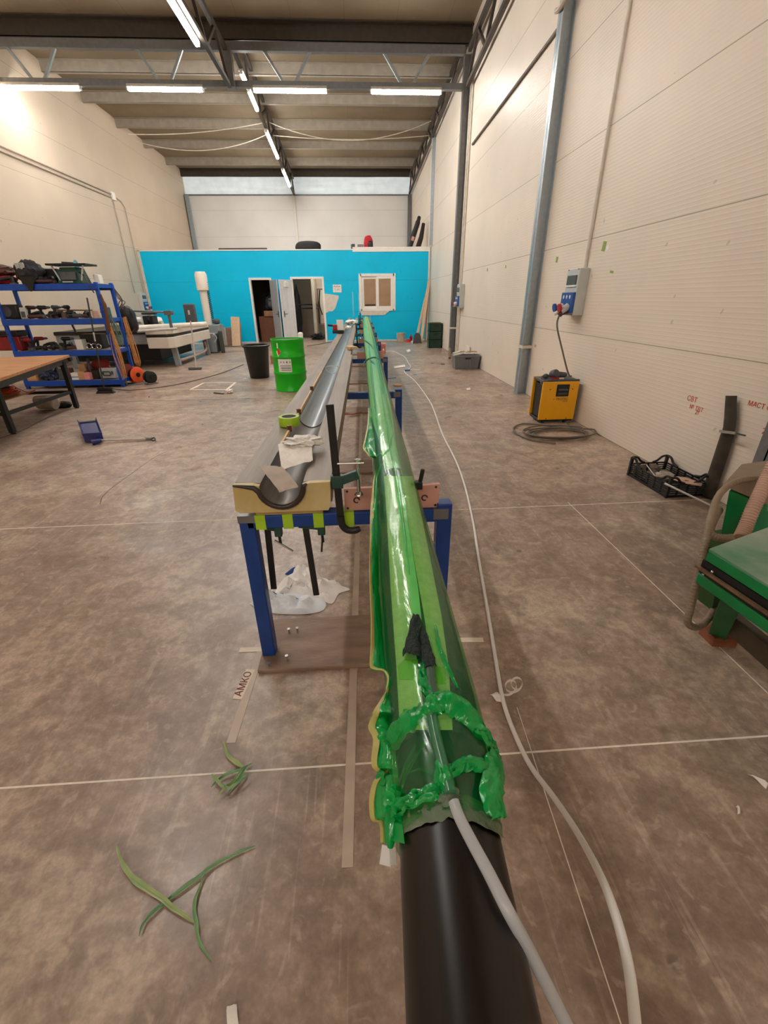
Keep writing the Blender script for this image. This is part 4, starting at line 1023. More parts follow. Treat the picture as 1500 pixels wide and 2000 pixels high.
# ================================================================ DRUM AND BIN
M_drum = mat('drum_green', '#06bc10', .32, 0, .08, 5)
c = V((-1.225, 8.39, 0)); r = .292
dr = thing('steel_drum', 'bright green steel drum with hazard label beside the black bin', 'drum', c)
obj('body', MB().lathe([(r-.01,.0),(r,.006),(r,.012),(r-.006,.02),(r-.006,.29),(r+.004,.30),(r+.006,.31),(r+.004,.32),(r-.006,.33),(r-.006,.57),(r+.004,.58),(r+.006,.59),(r+.004,.60),(r-.006,.61),(r-.004,.86),(r,.865),(r+.002,.875),(r-.004,.885),(r-.012,.88),(r-.014,.855),(0,.852)], c, 56), M_drum, dr, smooth=50)
obj('lid', MB().lathe([(r-.016,.856),(r-.02,.862),(.02,.864),(0,.864)], c, 40), M_black, dr, 'black drum top')
def wrap_patch(c, R, a0, a1, z0, z1, m, name, par, skew=0, n=8, poly=None):
    if poly:
        q = [V((R*math.cos(a), R*math.sin(a), z))+c for a, z in poly]; mb = MB(); mid = sum(q, V())/len(q)
        for i in range(len(q)): mb.add([q[i], q[(i+1) % len(q)], mid], [(0,1,2)])
        return obj(name, mb, m, par, smooth=0)
    g = [[c+V((R*math.cos(a0+(a1-a0)*j/n), R*math.sin(a0+(a1-a0)*j/n), z)) for j in range(n+1)] for z in (z0, z1)]
    return obj(name, MB().grid(g), m, par, smooth=60)
face = math.atan2(-c.y, -c.x)                 # towards the camera
def ang(px, row): p = yy(px, row, c.y-r*.8); return max(-1.2, min(1.2, math.asin(max(-1, min(1, (p.x-c.x)/r)))))-PI/2
a0, a1 = face-.72, face+.12
lb = wrap_patch(c, r-.002, a0, a1, .345, .565, M_white, 'hazard_label', dr)
M_print = mat('label_print', '#8d9196', .7)
for k, (z0, z1, q0, q1) in enumerate(((.455,.463,.16,.95),(.44,.446,.16,.95),(.405,.425,.2,.95),(.375,.388,.22,.95))):
    wrap_patch(c, r-.0008, a0+(a1-a0)*q0, a0+(a1-a0)*q1, z0, z1, M_print, 'print_line', lb)
for k in range(4):
    aa = a0+(a1-a0)*(.24+.22*k); z = .515
    wrap_patch(c, r-.0008, 0, 0, 0, 0, M_ink if k == 2 else M_print, 'pictogram', lb, poly=[(aa-.05, z), (aa, z-.018), (aa+.05, z), (aa, z+.018)])
aa = face-.66; z = .67
M_hred = mat('hazard_red', '#e23a22', .5)
hz = wrap_patch(c, r-.002, 0, 0, 0, 0, M_white, 'hazard_diamond', dr, poly=[(aa-.02, z-.075), (aa+.20, z), (aa+.10, z+.075), (aa-.12, z+.02)])
wrap_patch(c, r-.0008, 0, 0, 0, 0, M_hred, 'red_face', hz, poly=[(aa+.03, z-.045), (aa+.19, z), (aa+.10, z+.072), (aa-.05, z+.04)])
wrap_patch(c, r-.002, face-.70, face-.61, .745, .83, M_white, 'white_streak', dr)

c = V((-2.10, 9.86, 0))
bn = thing('waste_bin', 'tall black plastic bin with open top left of the green drum', 'bin', c)
obj('body', MB().lathe([(.19,0),(.20,.01),(.258,.63),(.268,.64),(.268,.66),(.25,.66),(.19,.03),(0,.03)], c, 40), M_black, bn, smooth=50)
obj('rim', MB().lathe([(.255,.625),(.282,.628),(.284,.655),(.255,.664),(.255,.625)], c, 40), M_black, bn, smooth=50)

# ================================================================ YELLOW HEATER AND CABLES
M_yel = mat('yellow_metal', '#f0ac0a', .35, 0, .05, 6); M_dgrey = mat('dark_grey_plastic', '#4e4f53', .55, 0, .12, 10)
hx0, hx1, hy, hd = 2.345, 2.815, 5.50, .36
ht = thing('air_heater', 'yellow portable heater box with dark grip standing by right wall', 'heater', ((hx0+hx1)/2, hy+hd/2, 0))
obj('front_panel', MB().span(hx0, hx1, hy, hy+.03, .05, .535), M_yel, ht, bevel=.006)
obj('back_panel', MB().span(hx0, hx1, hy+hd-.03, hy+hd, .05, .555), M_yel, ht, bevel=.006)
obj('core', MB().span(hx0+.03, hx1-.03, hy+.03, hy+hd-.03, .06, .49), M_black, ht, bevel=.01)
obj('top_tray', MB().span(hx0+.0, hx1, hy+.005, hy+hd-.03, .515, .55).span(hx0+.05, hx1, hy+.005, hy+.03, .53, .56), M_dgrey, ht, bevel=.008)
obj('foot_skid', MB().span(hx0+.01, hx1-.01, hy+.02, hy+hd-.02, .03, .06), M_black, ht, bevel=.006)
for x in (hx0+.08, hx1-.10): obj('caster', MB().cyl((x-.015, hy+.05, .02), (x+.015, hy+.05, .02), .02, n=16), M_rubber, ht)
for x in (hx0+.08, hx1-.10): obj('caster', MB().cyl((x-.015, hy+hd-.05, .02), (x+.015, hy+hd-.05, .02), .02, n=16), M_rubber, ht)
gx = (hx0+hx1)/2+.03
gr = obj('grip_recess', MB().box((gx, hy-.002, .425), (.165, .012, .15)), M_black, ht, bevel=.012)
obj('grip_bar', MB().box((gx, hy-.012, .435), (.12, .02, .022)).box((gx, hy-.01, .385), (.12, .012, .03), rx=.5), M_dgrey, gr, bevel=.004)
for x, z in ((hx0+.10, .44), (hx1-.08, .44), (hx0+.10, .065), (hx1-.1, .065)): obj('bolt', MB().cyl((x, hy-.004, z), (x, hy+.005, z), .007, n=8), M_black, ht)
text('lettering', '> TROTEC', .042, frame((gx-.01, hy-.0015, .315), (1,0,0), (0,0,1)), M_ink, ht)
text('lettering', 'TEH 100', .018, frame((gx+.05, hy-.0015, .287), (1,0,0), (0,0,1)), M_ink, ht)
pl = thing('power_plug', 'dark grey round plug with cable lying on top of the yellow heater', 'plug', (2.56, 5.66, .555))
obj('head', MB().lathe([(0,-.05),(.045,-.048),(.055,-.03),(.055,.03),(.045,.045),(0,.05)], n=28, M=Matrix.Translation((2.52, 5.62, .61)) @ Matrix.Rotation(1.2, 4, 'X') @ Matrix.Rotation(.3, 4, 'Y')), M_dgrey, pl)
obj('sleeve', MB().tube([V((2.54,5.63,.605)), V((2.60,5.64,.60)), V((2.68,5.65,.595)), V((2.70,5.655,.595))], [.038,.036,.03,.016], 14), M_dgrey, pl)
obj('red_cap', MB().box((2.52, 5.58, .565), (.10, .05, .018)), M_red, pl, bevel=.004)
obj('tag', MB().box((2.59, 5.545, .566), (.055, .035, .014)), M_offwhite, pl, bevel=.002)
obj('second_plug', MB().lump((2.43, 5.66, .58), (.08, .07, .06), 4, .2), M_dgrey, pl)
obj('cable', MB().tube(bez([V((2.40,5.66,.585)), V((2.365,5.64,.57)), V((2.345,5.56,.50)), V((2.39,5.54,.46))], 6), .008, 8), M_dcab, pl)
M_gcab = mat('grey_cable', '#6b6258', .55)
pg = thing('connector_plug', 'white and dark plug pushed into the red socket of the near wall panel', 'plug', (2.63, 5.97, 1.30))
obj('body', MB().cyl((2.66, 5.97, 1.325), (2.62, 5.97, 1.285), .032).cyl((2.715, 5.98, 1.335), (2.66, 5.97, 1.32), .036), mat('maroon_plastic', '#4a2b30', .5), pg)
obj('cap', MB().cyl((2.63, 6.05, 1.315), (2.59, 6.06, 1.295), .024), M_white, pg)
one('power_cable', MB().tube(bez([V((2.62,5.97,1.282)), V((2.605,5.965,1.20)), V((2.615,5.93,1.10)), V((2.68,5.88,.90)), V((2.76,5.82,.66)), V((2.80,5.79,.565)), V((2.82,5.76,.555))], 6), .011, 10), M_gcab, 'grey cable hanging from the wall socket down to the yellow heater', 'cable')
def loop(c, rx, ry, a0, a1, z, n=40, seed=0):
    return [V((c[0]+rx*(1+.05*noise.noise(V((i*.2, seed, 0))))*math.cos(a0+(a1-a0)*i/n), c[1]+ry*(1+.05*noise.noise(V((i*.2, seed, 3))))*math.sin(a0+(a1-a0)*i/n), z+.004*math.sin(i*.5+seed))) for i in range(n+1)]
cc = fl(1092, 850)
coil = []
for k in range(5): coil += loop((cc.x-.02+.02*math.sin(k*2), cc.y+.02*math.cos(k*3)), .34+.022*k-.05*(k % 2), .20+.017*k-.03*(k % 2), .6, .6+2*PI*.97, .012+.008*k, 30, k)[:-1]
coil = [V((2.84,5.72,.35)), V((2.85,5.66,.2)), V((2.83,5.52,.06)), V((2.70,5.40,.02))] + coil
lp = fl(1035, 842)
coil += [V((cc.x+.1, cc.y+.28, .02))]+[V((p.x, p.y, .014)) for p in (fl(1060,832), fl(1020,830), fl(1003,838), fl(1010,850), fl(1040,862), fl(1085,868))]
one('cable_coil', MB().tube(bez(coil, 3), .009, 8), M_gcab, 'coil of grey cable lying on floor in front of the yellow heater', 'cable')

# ================================================================ BLACK CRATE, LEANING MOULD, ROD
M_crate = mat('crate_black', '#141315', .4, 0, .2, 12)
A, B, Dd = fl(1227, 928), fl(1300, 972), fl(1366, 962)
ang_ = math.atan2((Dd-B).y, (Dd-B).x)
ux = V((math.cos(ang_), math.sin(ang_), 0)); 
cB = B; L1, L2, hc = .37, .62, .15
# short end B->D (about x), long side B->A (about +y)
uy = (A-B).normalized(); ux = V((uy.y, -uy.x, 0)); L2 = (A-B).length; L1 = .34
cr = thing('plastic_crate', 'black slatted plastic crate with raised corners on floor by right wall', 'crate', cB+ux*L1/2+uy*L2/2)
o0 = V((cB.x, cB.y, 0))
def cp(a, b, z): return o0+ux*a+uy*b+V((0, 0, z))
mb = MB(); mb.bar(cp(L1/2, 0, .008), cp(L1/2, L2, .008), L1, .012); obj('floor_panel', mb, M_crate, cr, smooth=0)
def wallgrid(a, b, n):
    m = MB()
    for z, t in ((.012, .02), (.038, .008), (.056, .008), (.074, .008), (.092, .008), (.112, .012)): m.bar(a+V((0,0,z)), b+V((0,0,z)), .012, t)
    for k in range(n+1): p = lerp(a, b, k/n); m.bar(p+V((0,0,.002)), p+V((0,0,.118)), .012, .012, up=(1, 0, 0))
    return m
for a, b, n, lab in ((cp(0,0,0), cp(0,L2,0), 6, None), (cp(L1,0,0), cp(L1,L2,0), 6, None), (cp(0,0,0), cp(L1,0,0), 4, None), (cp(0,L2,0), cp(L1,L2,0), 4, None)): obj('slatted_side', wallgrid(a, b, n), M_crate, cr, smooth=0)
for a in (0, L1):
    for b in (0, L2):
        s1 = 1 if a == 0 else -1; s2 = 1 if b == 0 else -1
        m = MB(); m.bar(cp(a, b+s2*.03, .09), cp(a, b+s2*.03, .092), .012, .06); 
        m.tube(bez([cp(a, b+s2*.15, .118), cp(a, b+s2*.09, .135), cp(a, b+s2*.05, .17), cp(a, b, .175), cp(a+s1*.05, b, .17), cp(a+s1*.09, b, .135), cp(a+s1*.13, b, .118)], 4), .010, 8)
        m.bar(cp(a, b, .0), cp(a, b, .175), .022, .022, up=(1,0,0))
        obj('corner_post', m, M_crate, cr)
M_dust = mat('dusty_fittings', '#6b5e52', .6, .2, .3, 20)
for k, (a, b, d, lab) in enumerate(((.10, .50, (.10,.08,.09), 'dusty brown fitting at far end inside the black crate'), (.20, .46, (.12,.09,.08), 'dark rounded fitting near far end inside the black crate'), (.22, .34, (.13,.08,.10), 'upright grey fitting in the middle of the black crate'), (.16, .27, (.16,.12,.08), 'pale dusty lump in middle of the black crate'), (.10, .36, (.09,.11,.06), 'dark dusty piece by the long side inside the black crate'))):
    q = cp(a, b, .055+.02*(k % 2)); one('metal_fitting', MB().lump(q, d, k+3, .35, 3, rz=k), M_dust if k != 3 else mat('pale_dust', '#a89a8b', .7), lab, 'fitting')
one('thin_rod', MB().cyl(cp(.10, .44, .12), cp(.10, .30, .065), .004, n=8), M_white, 'thin white rod lying inside the black crate', 'rod')
fp_ = [xx(1308+0, 935, 2.62)]
mb = MB(); q = [cp(.07, .10, .128), cp(.15, .12, .135), cp(.22, .10, .13), cp(.26, -.03, .125), cp(.22, -.07, .122), cp(.12, .0, .125)]
n = len(q); mid = sum(q, V())/n
one('copper_fan_sheet', MB().slab([[lerp(mid, q[i % n], t) for i in range(n+1)] for t in (.15, .5, .8, 1)], .004), mat('pale_copper', '#caa592', .3, .5, .2, 25), 'pale copper coloured fan-shaped sheet lying on the near end of the black crate', 'sheet')
pa, pb = fl(1298, 944, .15), fl(1394, 990, .03)
one('white_rod', MB().cyl(pa, pb+(pb-pa)*.05, .0075, n=12), M_white, 'white rod leaning from the black crate down toward the green machine', 'rod')
# leaning curved mould piece
M_lean = mat('leaning_mould', '#2b241d', .6, 0, .3, 10, col2='#4a4034')
path = bez([V((2.835, 3.235, .0)), V((2.845, 3.215, .2)), V((2.852, 3.20, .36)), V((2.857, 3.185, .48)), V((2.86, 3.20, .56)), V((2.862, 3.225, .68)), V((2.862, 3.232, .80))], 6)
path = []
for rw, pxl, pxr in ((962,1366,1394),(930,1376,1404),(890,1389,1417),(850,1402,1429),(835,1408,1432),(815,1410,1434),(790,1412,1434),(773,1413,1435)):
    path.append((xx(pxl, rw, 2.83), xx(pxr, rw, 2.83)))
g = []
for a, b in path:
    row = []
    for j in range(7):
        t = j/6; p = lerp(a, b, t); row.append(p+V((.035*(1-4*(t-.5)**2)*-1+.02, 0, 0)))
    g.append(row)
g[0] = [V((p.x, p.y, .002)) for p in g[0]]
lm = thing('leaning_mould', 'dark channel-shaped mould piece with bent top leaning on right wall', 'mould', (2.83, 3.23, 0))
obj('channel', MB().slab(g, .012), M_lean, lm, smooth=50)
a, b = xx(1405, 842, 2.79), xx(1436, 846, 2.79)
obj('metal_strap', MB().bar(a, b, .006, .02).bar(b, b+V((.06, -.03, -.012)), .01, .012), M_chrome, lm, 'bright metal strap')
obj('end_cap', MB().bar(fl(1366, 962, .005), fl(1394, 962, .005), .02, .012), M_steel, lm)

# ================================================================ GREEN MACHINE AT THE RIGHT EDGE
M_gtop = mat('worn_green_top', '#3f8462', .5, .1, .3, 5, col2='#a0ab97', bump=.2, bscale=30); M_rust = mat('rust', '#7d4429', .85, 0, .4, 12, col2='#a0694a')
M_gdark = mat('dark_green', '#0d6b3a', .5, 0, .25, 7)
gm = thing('green_machine', 'green metal workshop machine with worn flat table at right photo edge', 'machine', (1.9, 1.6, 0))
zt = .60
P0_, P1_ = fl(1385, 1072, zt), fl(1500, 1142, zt)
dx_ = (P1_-P0_).normalized(); dy_ = V((-dx_.y, dx_.x, 0))
if dy_.y < 0: dy_ = -dy_
Q = fl(1500, 1030, zt); dl = (Q-P0_); 
dy_ = V((dl.x, dl.y, 0)).normalized()
P1_ = P0_+dx_*.75; Lb = .62
def slabq(z0, z1, o=0.0, o2=0):
    a = P0_-dx_*o*0+dx_*o2; pts = [a, P1_, P1_+dy_*Lb, a+dy_*Lb]
    return MB().add([V((p.x, p.y, z0)) for p in pts]+[V((p.x, p.y, z1)) for p in pts], [(3,2,1,0),(4,5,6,7),(0,1,5,4),(1,2,6,5),(2,3,7,6),(3,0,4,7)])
obj('table_top', slabq(zt-.006, zt), M_gtop, gm, 'worn green table top')
obj('upper_plate', slabq(zt-.052, zt-.007), M_greenS, gm, bevel=.003)
obj('black_edge', slabq(zt-.115, zt-.054, o2=-.008), M_black, gm, 'black slide band with brass line')
obj('slide_rail', MB().bar(V((P0_.x, P0_.y, zt-.088))-dy_*.012-dx_*.02, V((P1_.x, P1_.y, zt-.088))-dy_*.012, .014, .010), mat('brass_rail', '#8a6f55', .4, .5, .3, 20), gm)
for k in (.05, .02): obj('rivet', MB().lump(V((P0_.x, P0_.y, zt-(.072 if k > .03 else .105)))+dx_*k-dy_*.010, (.012, .012, .012), 1, 0, 2), M_chrome, gm)
obj('lower_plate', slabq(zt-.165, zt-.117, o2=-.01), M_greenS, gm, bevel=.006)
ft_ = fl(1385, 1255); 
lq = V((1.66, 1.50, 0))
def post(name, a, b, w, m): return obj(name, MB().bar(a, b, w, w), m, gm, bevel=.004)
lt_ = V((P0_.x, P0_.y, zt-.16))+dx_*.12+dy_*.08
fb_ = fl(1398, 1262)
post('leg', V((fb_.x+.03, fb_.y+.04, .05)), lt_, .07, M_gdark)
obj('foot_plate', MB().prism([(-.05,-.03),(.05,-.05),(.10,.03),(.04,.10),(-.05,.06)], .05, Matrix.Translation((fb_.x+.03, fb_.y+.03, .0))), M_rust, gm, 'rusty foot')
obj('lower_bracket', MB().bar(yy(1392, 1180, 1.60), yy(1416, 1075, 1.62), .085, .10, up=(0,1,0)), mat('olive_green', '#2c5224', .6, 0, .2), gm, bevel=.004)
a, b = fl(1412, 1200, .16), fl(1500, 1275, .16)
obj('base_beam', MB().bar(a, a+(b-a)*3, .05, .09), mat('brown_grey', '#5d5245', .7), gm, smooth=0)
# drum body behind the table, with dust collar
hb = yy(1452, 1000, 2.15)
def q3(px, py, y): return yy(px, py, y)
mb = MB()
pts = [q3(1424, 958, 2.1), q3(1500, 985, 2.1), q3(1490, 1060, 2.1), q3(1407, 1048, 2.1)]
off = V((.34, .28, 0))
mb.add(pts+[p+off for p in pts], [(0,1,2,3),(7,6,5,4),(0,4,5,1),(1,5,6,2),(2,6,7,3),(3,7,4,0)])
obj('motor_housing', mb, M_greenS, gm, bevel=.006)
pts = [q3(1411, 948, 2.08), q3(1482, 938, 2.08), q3(1500, 950, 2.08), q3(1500, 986, 2.08)]
obj('dusty_cover', MB().add(pts+[p+V((.34, .28, .01)) for p in pts], [(0,1,2,3),(7,6,5,4),(0,4,5,1),(1,5,6,2),(2,6,7,3),(3,7,4,0)]), mat('dusty_cover', '#8d7a68', .8), gm, 'dusty beige cover')
obj('arm', MB().bar(q3(1500, 1000, 2.0), q3(1455, 1075, 1.95), .10, .09), M_gdark, gm, bevel=.004)
pts = [q3(1425, 1000, 2.3), q3(1500, 1000, 2.3)]
obj('lower_housing', MB().bar(q3(1440, 1045, 2.2), q3(1432, 1085, 2.2), .22, .18), mat('olive_green', '#2c5224', .6), gm, bevel=.004)
M_dhose = mat('dusty_hose', '#8f7b66', .6, 0, .15, 10); 
def corr(name, path, r, m, lab, k=.10, freq=420):
    P = bez(path, 44); L = 0; rs = []
    for i, p in enumerate(P):
        if i: L += (p-P[i-1]).length
        rs.append(r*(1+k*math.sin(L*freq)))
    return one(name, MB().tube(P, rs, 14), m, lab, 'hose', smooth=70)
def w3(l): return [yy(a, b, y) for a, b, y in l]
corr('suction_hose', w3([(1500,938,2.1),(1470,935,2.08),(1440,940,2.05),(1415,955,2.0),(1400,975,1.9),(1390,1005,1.8),(1380,1050,1.7),(1370,1100,1.62),(1358,1150,1.56),(1348,1190,1.52),(1343,1213,1.50),(1352,1224,1.50),(1368,1222,1.51),(1384,1207,1.53),(1396,1188,1.56),(1403,1168,1.6)]), .016, M_dhose, 'beige suction hose looping down in front of the green machine to the floor', .05)
corr('suction_hose', w3([(1404,995,2.15),(1396,1010,2.1),(1388,1028,2.05),(1388,1042,2.02),(1398,1049,2.0),(1418,1051,1.98),(1440,1050,1.98)]), .022, M_dhose, 'short bent hose stub at left side of the green motor housing', .05)
corr('ribbed_hose', w3([(1512,905,2.0),(1500,930,1.98),(1484,965,1.93),(1468,1000,1.88),(1456,1030,1.84),(1447,1050,1.8)]), .031, mat('pink_hose', '#c3a08c', .6), 'thick ribbed pinkish hose running down onto the green machine table', .08, 420)

# ================================================================ FAR RIGHT: boxes, planks, tins
M_gbox = mat('grey_box', '#75787b', .5, 0, .08, 8)
gb = thing('storage_box', 'grey plastic box full of offcuts beside the dark column', 'box', (2.56, 10.62, 0))
bx0, bx1, by0, by1 = 2.26, 2.85, 10.40, 10.80
mb = MB(); t = .012
def tap(z): s = .03*(1-z/.30); return (bx0+s, bx1-s, by0+s, by1-s)
a, b, c_, d_ = tap(0); e, f_, g_, h_ = tap(.30)
vo = [(a,c_,0),(b,c_,0),(b,d_,0),(a,d_,0),(e,g_,.30),(f_,g_,.30),(f_,h_,.30),(e,h_,.30)]
vi = [(x+(t if x < 2.55 else -t), y+(t if y < 10.6 else -t), z+(t if z == 0 else 0)) for x, y, z in vo]
mb.add(vo+vi, [(3,2,1,0),(0,1,5,4),(1,2,6,5),(2,3,7,6),(3,0,4,7),(8,9,10,11),(12,13,9,8),(13,14,10,9),(14,15,11,10),(15,12,8,11),(4,5,13,12),(5,6,14,13),(6,7,15,14),(7,4,12,15)])
obj('body', mb, M_gbox, gb, smooth=0)
mb = MB(); mb.span(bx0-.015, bx1+.015, by0-.015, by0+.012, .275, .305).span(bx0-.015, bx1+.015, by1-.012, by1+.015, .275, .305).span(bx0-.015, bx0+.012, by0, by1, .275, .305).span(bx1-.012, bx1+.015, by0, by1, .275, .305)
obj('rim', mb, M_gbox, gb, bevel=.003)
for k in range(8):
    x = bx0+.05+k*(bx1-bx0-.1)/7; obj('rib', MB().bar((x, by0+.02, .02), (x, by0-.006, .27), .012, .014, up=(1,0,0)), M_gbox, gb, smooth=0)
obj('handle_slot', MB().span(2.50, 2.63, by0-.012, by0-.006, .225, .255), M_black, gb, smooth=0)
for k, (p, d, rz, ry, lab, m) in enumerate((((2.42,10.56,.33),(.40,.07,.03),.5,-.12,'white board offcut tilted up at left of the grey box',M_offwhite),((2.60,10.62,.345),(.34,.09,.025),-.35,.10,'brown board offcut in middle of the grey box',M_board),((2.68,10.55,.335),(.36,.06,.03),.08,.02,'white board strip lying level across the grey box',M_white),((2.40,10.70,.35),(.26,.09,.03),.2,-.2,'pale board offcut at back of the grey box',M_offwhite),((2.72,10.70,.36),(.28,.05,.03),.5,.1,'raw wood batten on top in the grey box',M_yelp))):
    one('board_offcut', MB().box(p, d, rz=rz, ry=ry), m, lab, 'offcut', 'offcuts in the grey box', bevel=.003)
M_gcrate = mat('dark_green_crate', '#0e3524', .45, 0, .15, 10)
for k in range(3):
    z = .255*k; x0, x1, y0, y1 = 2.43, 2.845, 15.3, 15.7
    t = thing('stacking_crate', ('bottom', 'middle', 'top')[k]+' dark green crate of the stack by the right wall', 'crate', ((x0+x1)/2, (y0+y1)/2, z+.001), group='stacked green crates')
    mb = MB(); mb.span(x0, x1, y0, y0+.015, z+.001, z+.25).span(x0, x1, y1-.015, y1, z+.001, z+.25).span(x0, x0+.015, y0, y1, z+.001, z+.25).span(x1-.015, x1, y0, y1, z+.001, z+.25).span(x0, x1, y0, y1, z+.001, z+.012)
    obj('body', mb, M_gcrate, t, smooth=0)
    obj('rim', MB().span(x0-.012, x1+.012, y0-.012, y0+.004, z+.215, z+.252).span(x0-.012, x0+.004, y0, y1, z+.215, z+.252), M_gcrate, t, bevel=.002)
    obj('grip', MB().span((x0+x1)/2-.07, (x0+x1)/2+.07, y0-.006, y0-.001, z+.15, z+.185), M_black, t, smooth=0)
one('carton_scrap', MB().box((2.62, 15.5, .775), (.34, .3, .02), rz=.1), M_board, 'brown cardboard piece on top of the dark green crate stack', 'cardboard', smooth=0)
M_plank = mat('pale_plank', '#d6b795', .6, 0, .12, 5, stretch=(6, 6, .6)); M_plank2 = mat('brown_plank', '#9c7350', .6, 0, .15, 5, stretch=(6, 6, .6))
for bpx, tpx, y0, y1, w, m, lab in (((812,668),(843,550),None,18.2,.09,M_plank,'pale plank leaning in the far right corner, left one'), ((822,670),(849,546),None,18.25,.10,M_plank,'pale plank leaning in the far right corner, right one'), ((830,668),(852,560),None,18.3,.05,M_plank2,'thin brown batten leaning behind the two pale planks')):
    a = fl(*bpx); b = yy(*tpx, y1); b.x = min(b.x, XR-.06)
    one('leaning_plank', MB().bar(a+V((0,0,.01)), b, w, .025, up=(0,1,0)), m, lab, 'plank', 'planks in the far right corner', smooth=0)
sv = thing('shovel', 'grey shovel blade standing on floor before the leaning planks', 'shovel', fl(815, 670))
a = fl(815, 671); 
obj('blade', MB().prism([(-.17,0),(.17,0),(.12,.28),(.05,.36),(-.05,.36),(-.12,.28)], .02, frame((a.x, a.y, .005), (1,0,0), (0,.25,1))), mat('shovel_grey', '#4b4a49', .4, .4), sv, smooth=0)
obj('handle', MB().cyl((a.x, a.y+.1, .36), (a.x+.32, a.y+.62, 1.5), .018, n=10), M_plank, sv)
p = fl(783, 667); one('white_bucket', MB().lathe([(.15,0),(.16,.01),(.17,.30),(.175,.31),(.165,.315),(.15,.02),(0,.02)], (p.x, p.y, 0), 28), mat('stained_bucket', '#c2b7a8', .5, 0, .25, 5), 'stained pale bucket by foot of blue wall near the shovel', 'bucket')
p = fl(797, 668); one('red_tin', MB().lathe([(.08,0),(.085,.005),(.085,.10),(.08,.105),(0,.105)], (p.x, p.y, 0), 22), M_hred, 'low red tin on the floor between bucket and shovel', 'tin')
p = fl(803, 666); one('red_bottle', MB().lathe([(.05,0),(.055,.01),(.055,.16),(.02,.2),(.02,.24),(0,.24)], (p.x, p.y+.1, 0), 18), M_red, 'small red bottle behind the low red tin', 'bottle')
p = fl(806, 670); one('white_tub', MB().lathe([(.055,0),(.06,.005),(.065,.08),(.06,.085),(0,.085)], (p.x, p.y-.12, 0), 18), M_white, 'small white tub right of the low red tin', 'tub')
M_pinkp = mat('pink_plastic', '#ea8f86', .45)
p = fl(749, 690)
pk = thing('pink_box', 'pink plastic vacuum trap on a low stand where the white hose ends', 'box', (p.x-.03, p.y, 0))
obj('body', MB().box((p.x-.03, p.y, .13), (.19, .16, .24)), M_pinkp, pk, bevel=.012); obj('lid', MB().box((p.x-.03, p.y, .27), (.22, .19, .05)), mat('pink_lid', '#f2aaa4', .5), pk, bevel=.01)
obj('port', MB().cyl((p.x-.01, p.y-.07, .12), (p.x+.01, p.y-.12, .09), .022), M_white, pk)
# odds and ends along the hose
one('blue_bit', MB().lump(fl(795, 723, .015), (.14, .10, .035), 3, .4), mat('blue_plastic', '#2a6fb0', .5), 'blue plastic clip on the white hose', 'clip')
one('white_stick', MB().cyl(fl(800, 723, .012), fl(820, 723, .012), .012, n=8), M_white, 'short white stick beside the blue clip on the hose', 'stick')
one('blue_strip', MB().bar(fl(755, 739, .004), fl(773, 738, .004), .05, .008), mat('blue_plastic', '#2a6fb0', .5), 'blue strip on floor beside third stand', 'strip', smooth=0)
one('wood_disc', MB().lathe([(.085,0),(.09,.004),(.085,.02),(0,.022)], fl(777, 753), 24), M_yelp, 'pale round wooden disc on floor right of third stand', 'disc')
sheet('paper_scrap', ((793,684),(800,682),(802,686),(796,688)), (.01, .02, .01, .01), M_paper, 'white paper bit near far end of the hose', 'paper', n=3)
sheet('paper_scrap', ((768,716),(790,712),(792,716),(770,719)), (.01, .01, .01, .01), M_paper, 'flat white paper scrap on floor right of the fourth stand', 'paper', n=3)
one('dark_chip', MB().box(fl(865, 711, .01), (.10, .03, .01), rz=-.6), M_black, 'small dark chip on floor left of the grey box', 'chip', smooth=0)
sheet('paper_scrap', ((910,758),(918,757),(919,761),(912,762)), (.01, .015, .01, .01), M_paper, 'tiny pale paper bit on floor in front of the grey box', 'paper', n=3)
pipe('grey hose bending out of the floor at the foot of the dark column', bez([V((2.66, 12.9, .0)), V((2.62, 12.8, .18)), V((2.58, 12.6, .22)), V((2.55, 12.4, .02))], 6), .035, mat('brown_hose', '#85705c', .7), 'floor_hose')
one('white_board', MB().box((2.84, 11.6, .2), (.03, .34, .40)), M_white, 'white board standing on floor behind the grey box', 'board', smooth=0)

# ================================================================ ON TOP OF THE CABIN
zt_ = ZC+.012
one('black_case', MB().lump((-1.66, 19.2, zt_+.15), (.95, .5, .42), 3, .06, 4, sq=.75), mat('black_fabric', '#29282b', .8), 'large black rounded case on top of the cabin', 'case')
one('dark_roll', MB().cyl((-4.9, 18.9, zt_+.06), (-3.15, 18.9, zt_+.06), .06, n=14), mat('brown_roll', '#4b3a34', .7), 'long dark roll lying on the cabin top near its left part', 'roll')
one('grey_block', MB().box((.02, 18.7, zt_+.12), (.11, .16, .16), rz=.3), M_dgrey, 'small dark block on white cabin top edge, left one', 'block', bevel=.01)
one('grey_block', MB().box((.30, 18.72, zt_+.12), (.20, .14, .14), rz=-.2), mat('mid_grey', '#8a8482', .6), 'small grey block on white cabin top edge beside red backpack', 'block', bevel=.01)
bp_ = thing('backpack', 'red and black backpack sitting on top of the cabin', 'backpack', (.60, 18.9, zt_))
obj('body', MB().lump((.60, 18.9, zt_+.24), (.34, .26, .50), 6, .08, 3, sq=.8), mat('red_fabric', '#c2232f', .7), bp_)
obj('pocket', MB().lump((.67, 18.80, zt_+.16), (.20, .14, .30), 2, .05, 3, sq=.7), M_black, bp_)
lb_ = thing('leaning_bag', 'tall black bag leaning in corner above the cabin', 'bag', (2.35, 19.5, zt_))
obj('body', MB().tube(bez([V((2.15, 19.3, zt_+.06)), V((2.30, 19.35, zt_+.45)), V((2.48, 19.4, zt_+.9)), V((2.56, 19.42, zt_+1.15))], 5), [.10]*8+[.09]*4+[.07]*3+[.05], 12), M_black, lb_)
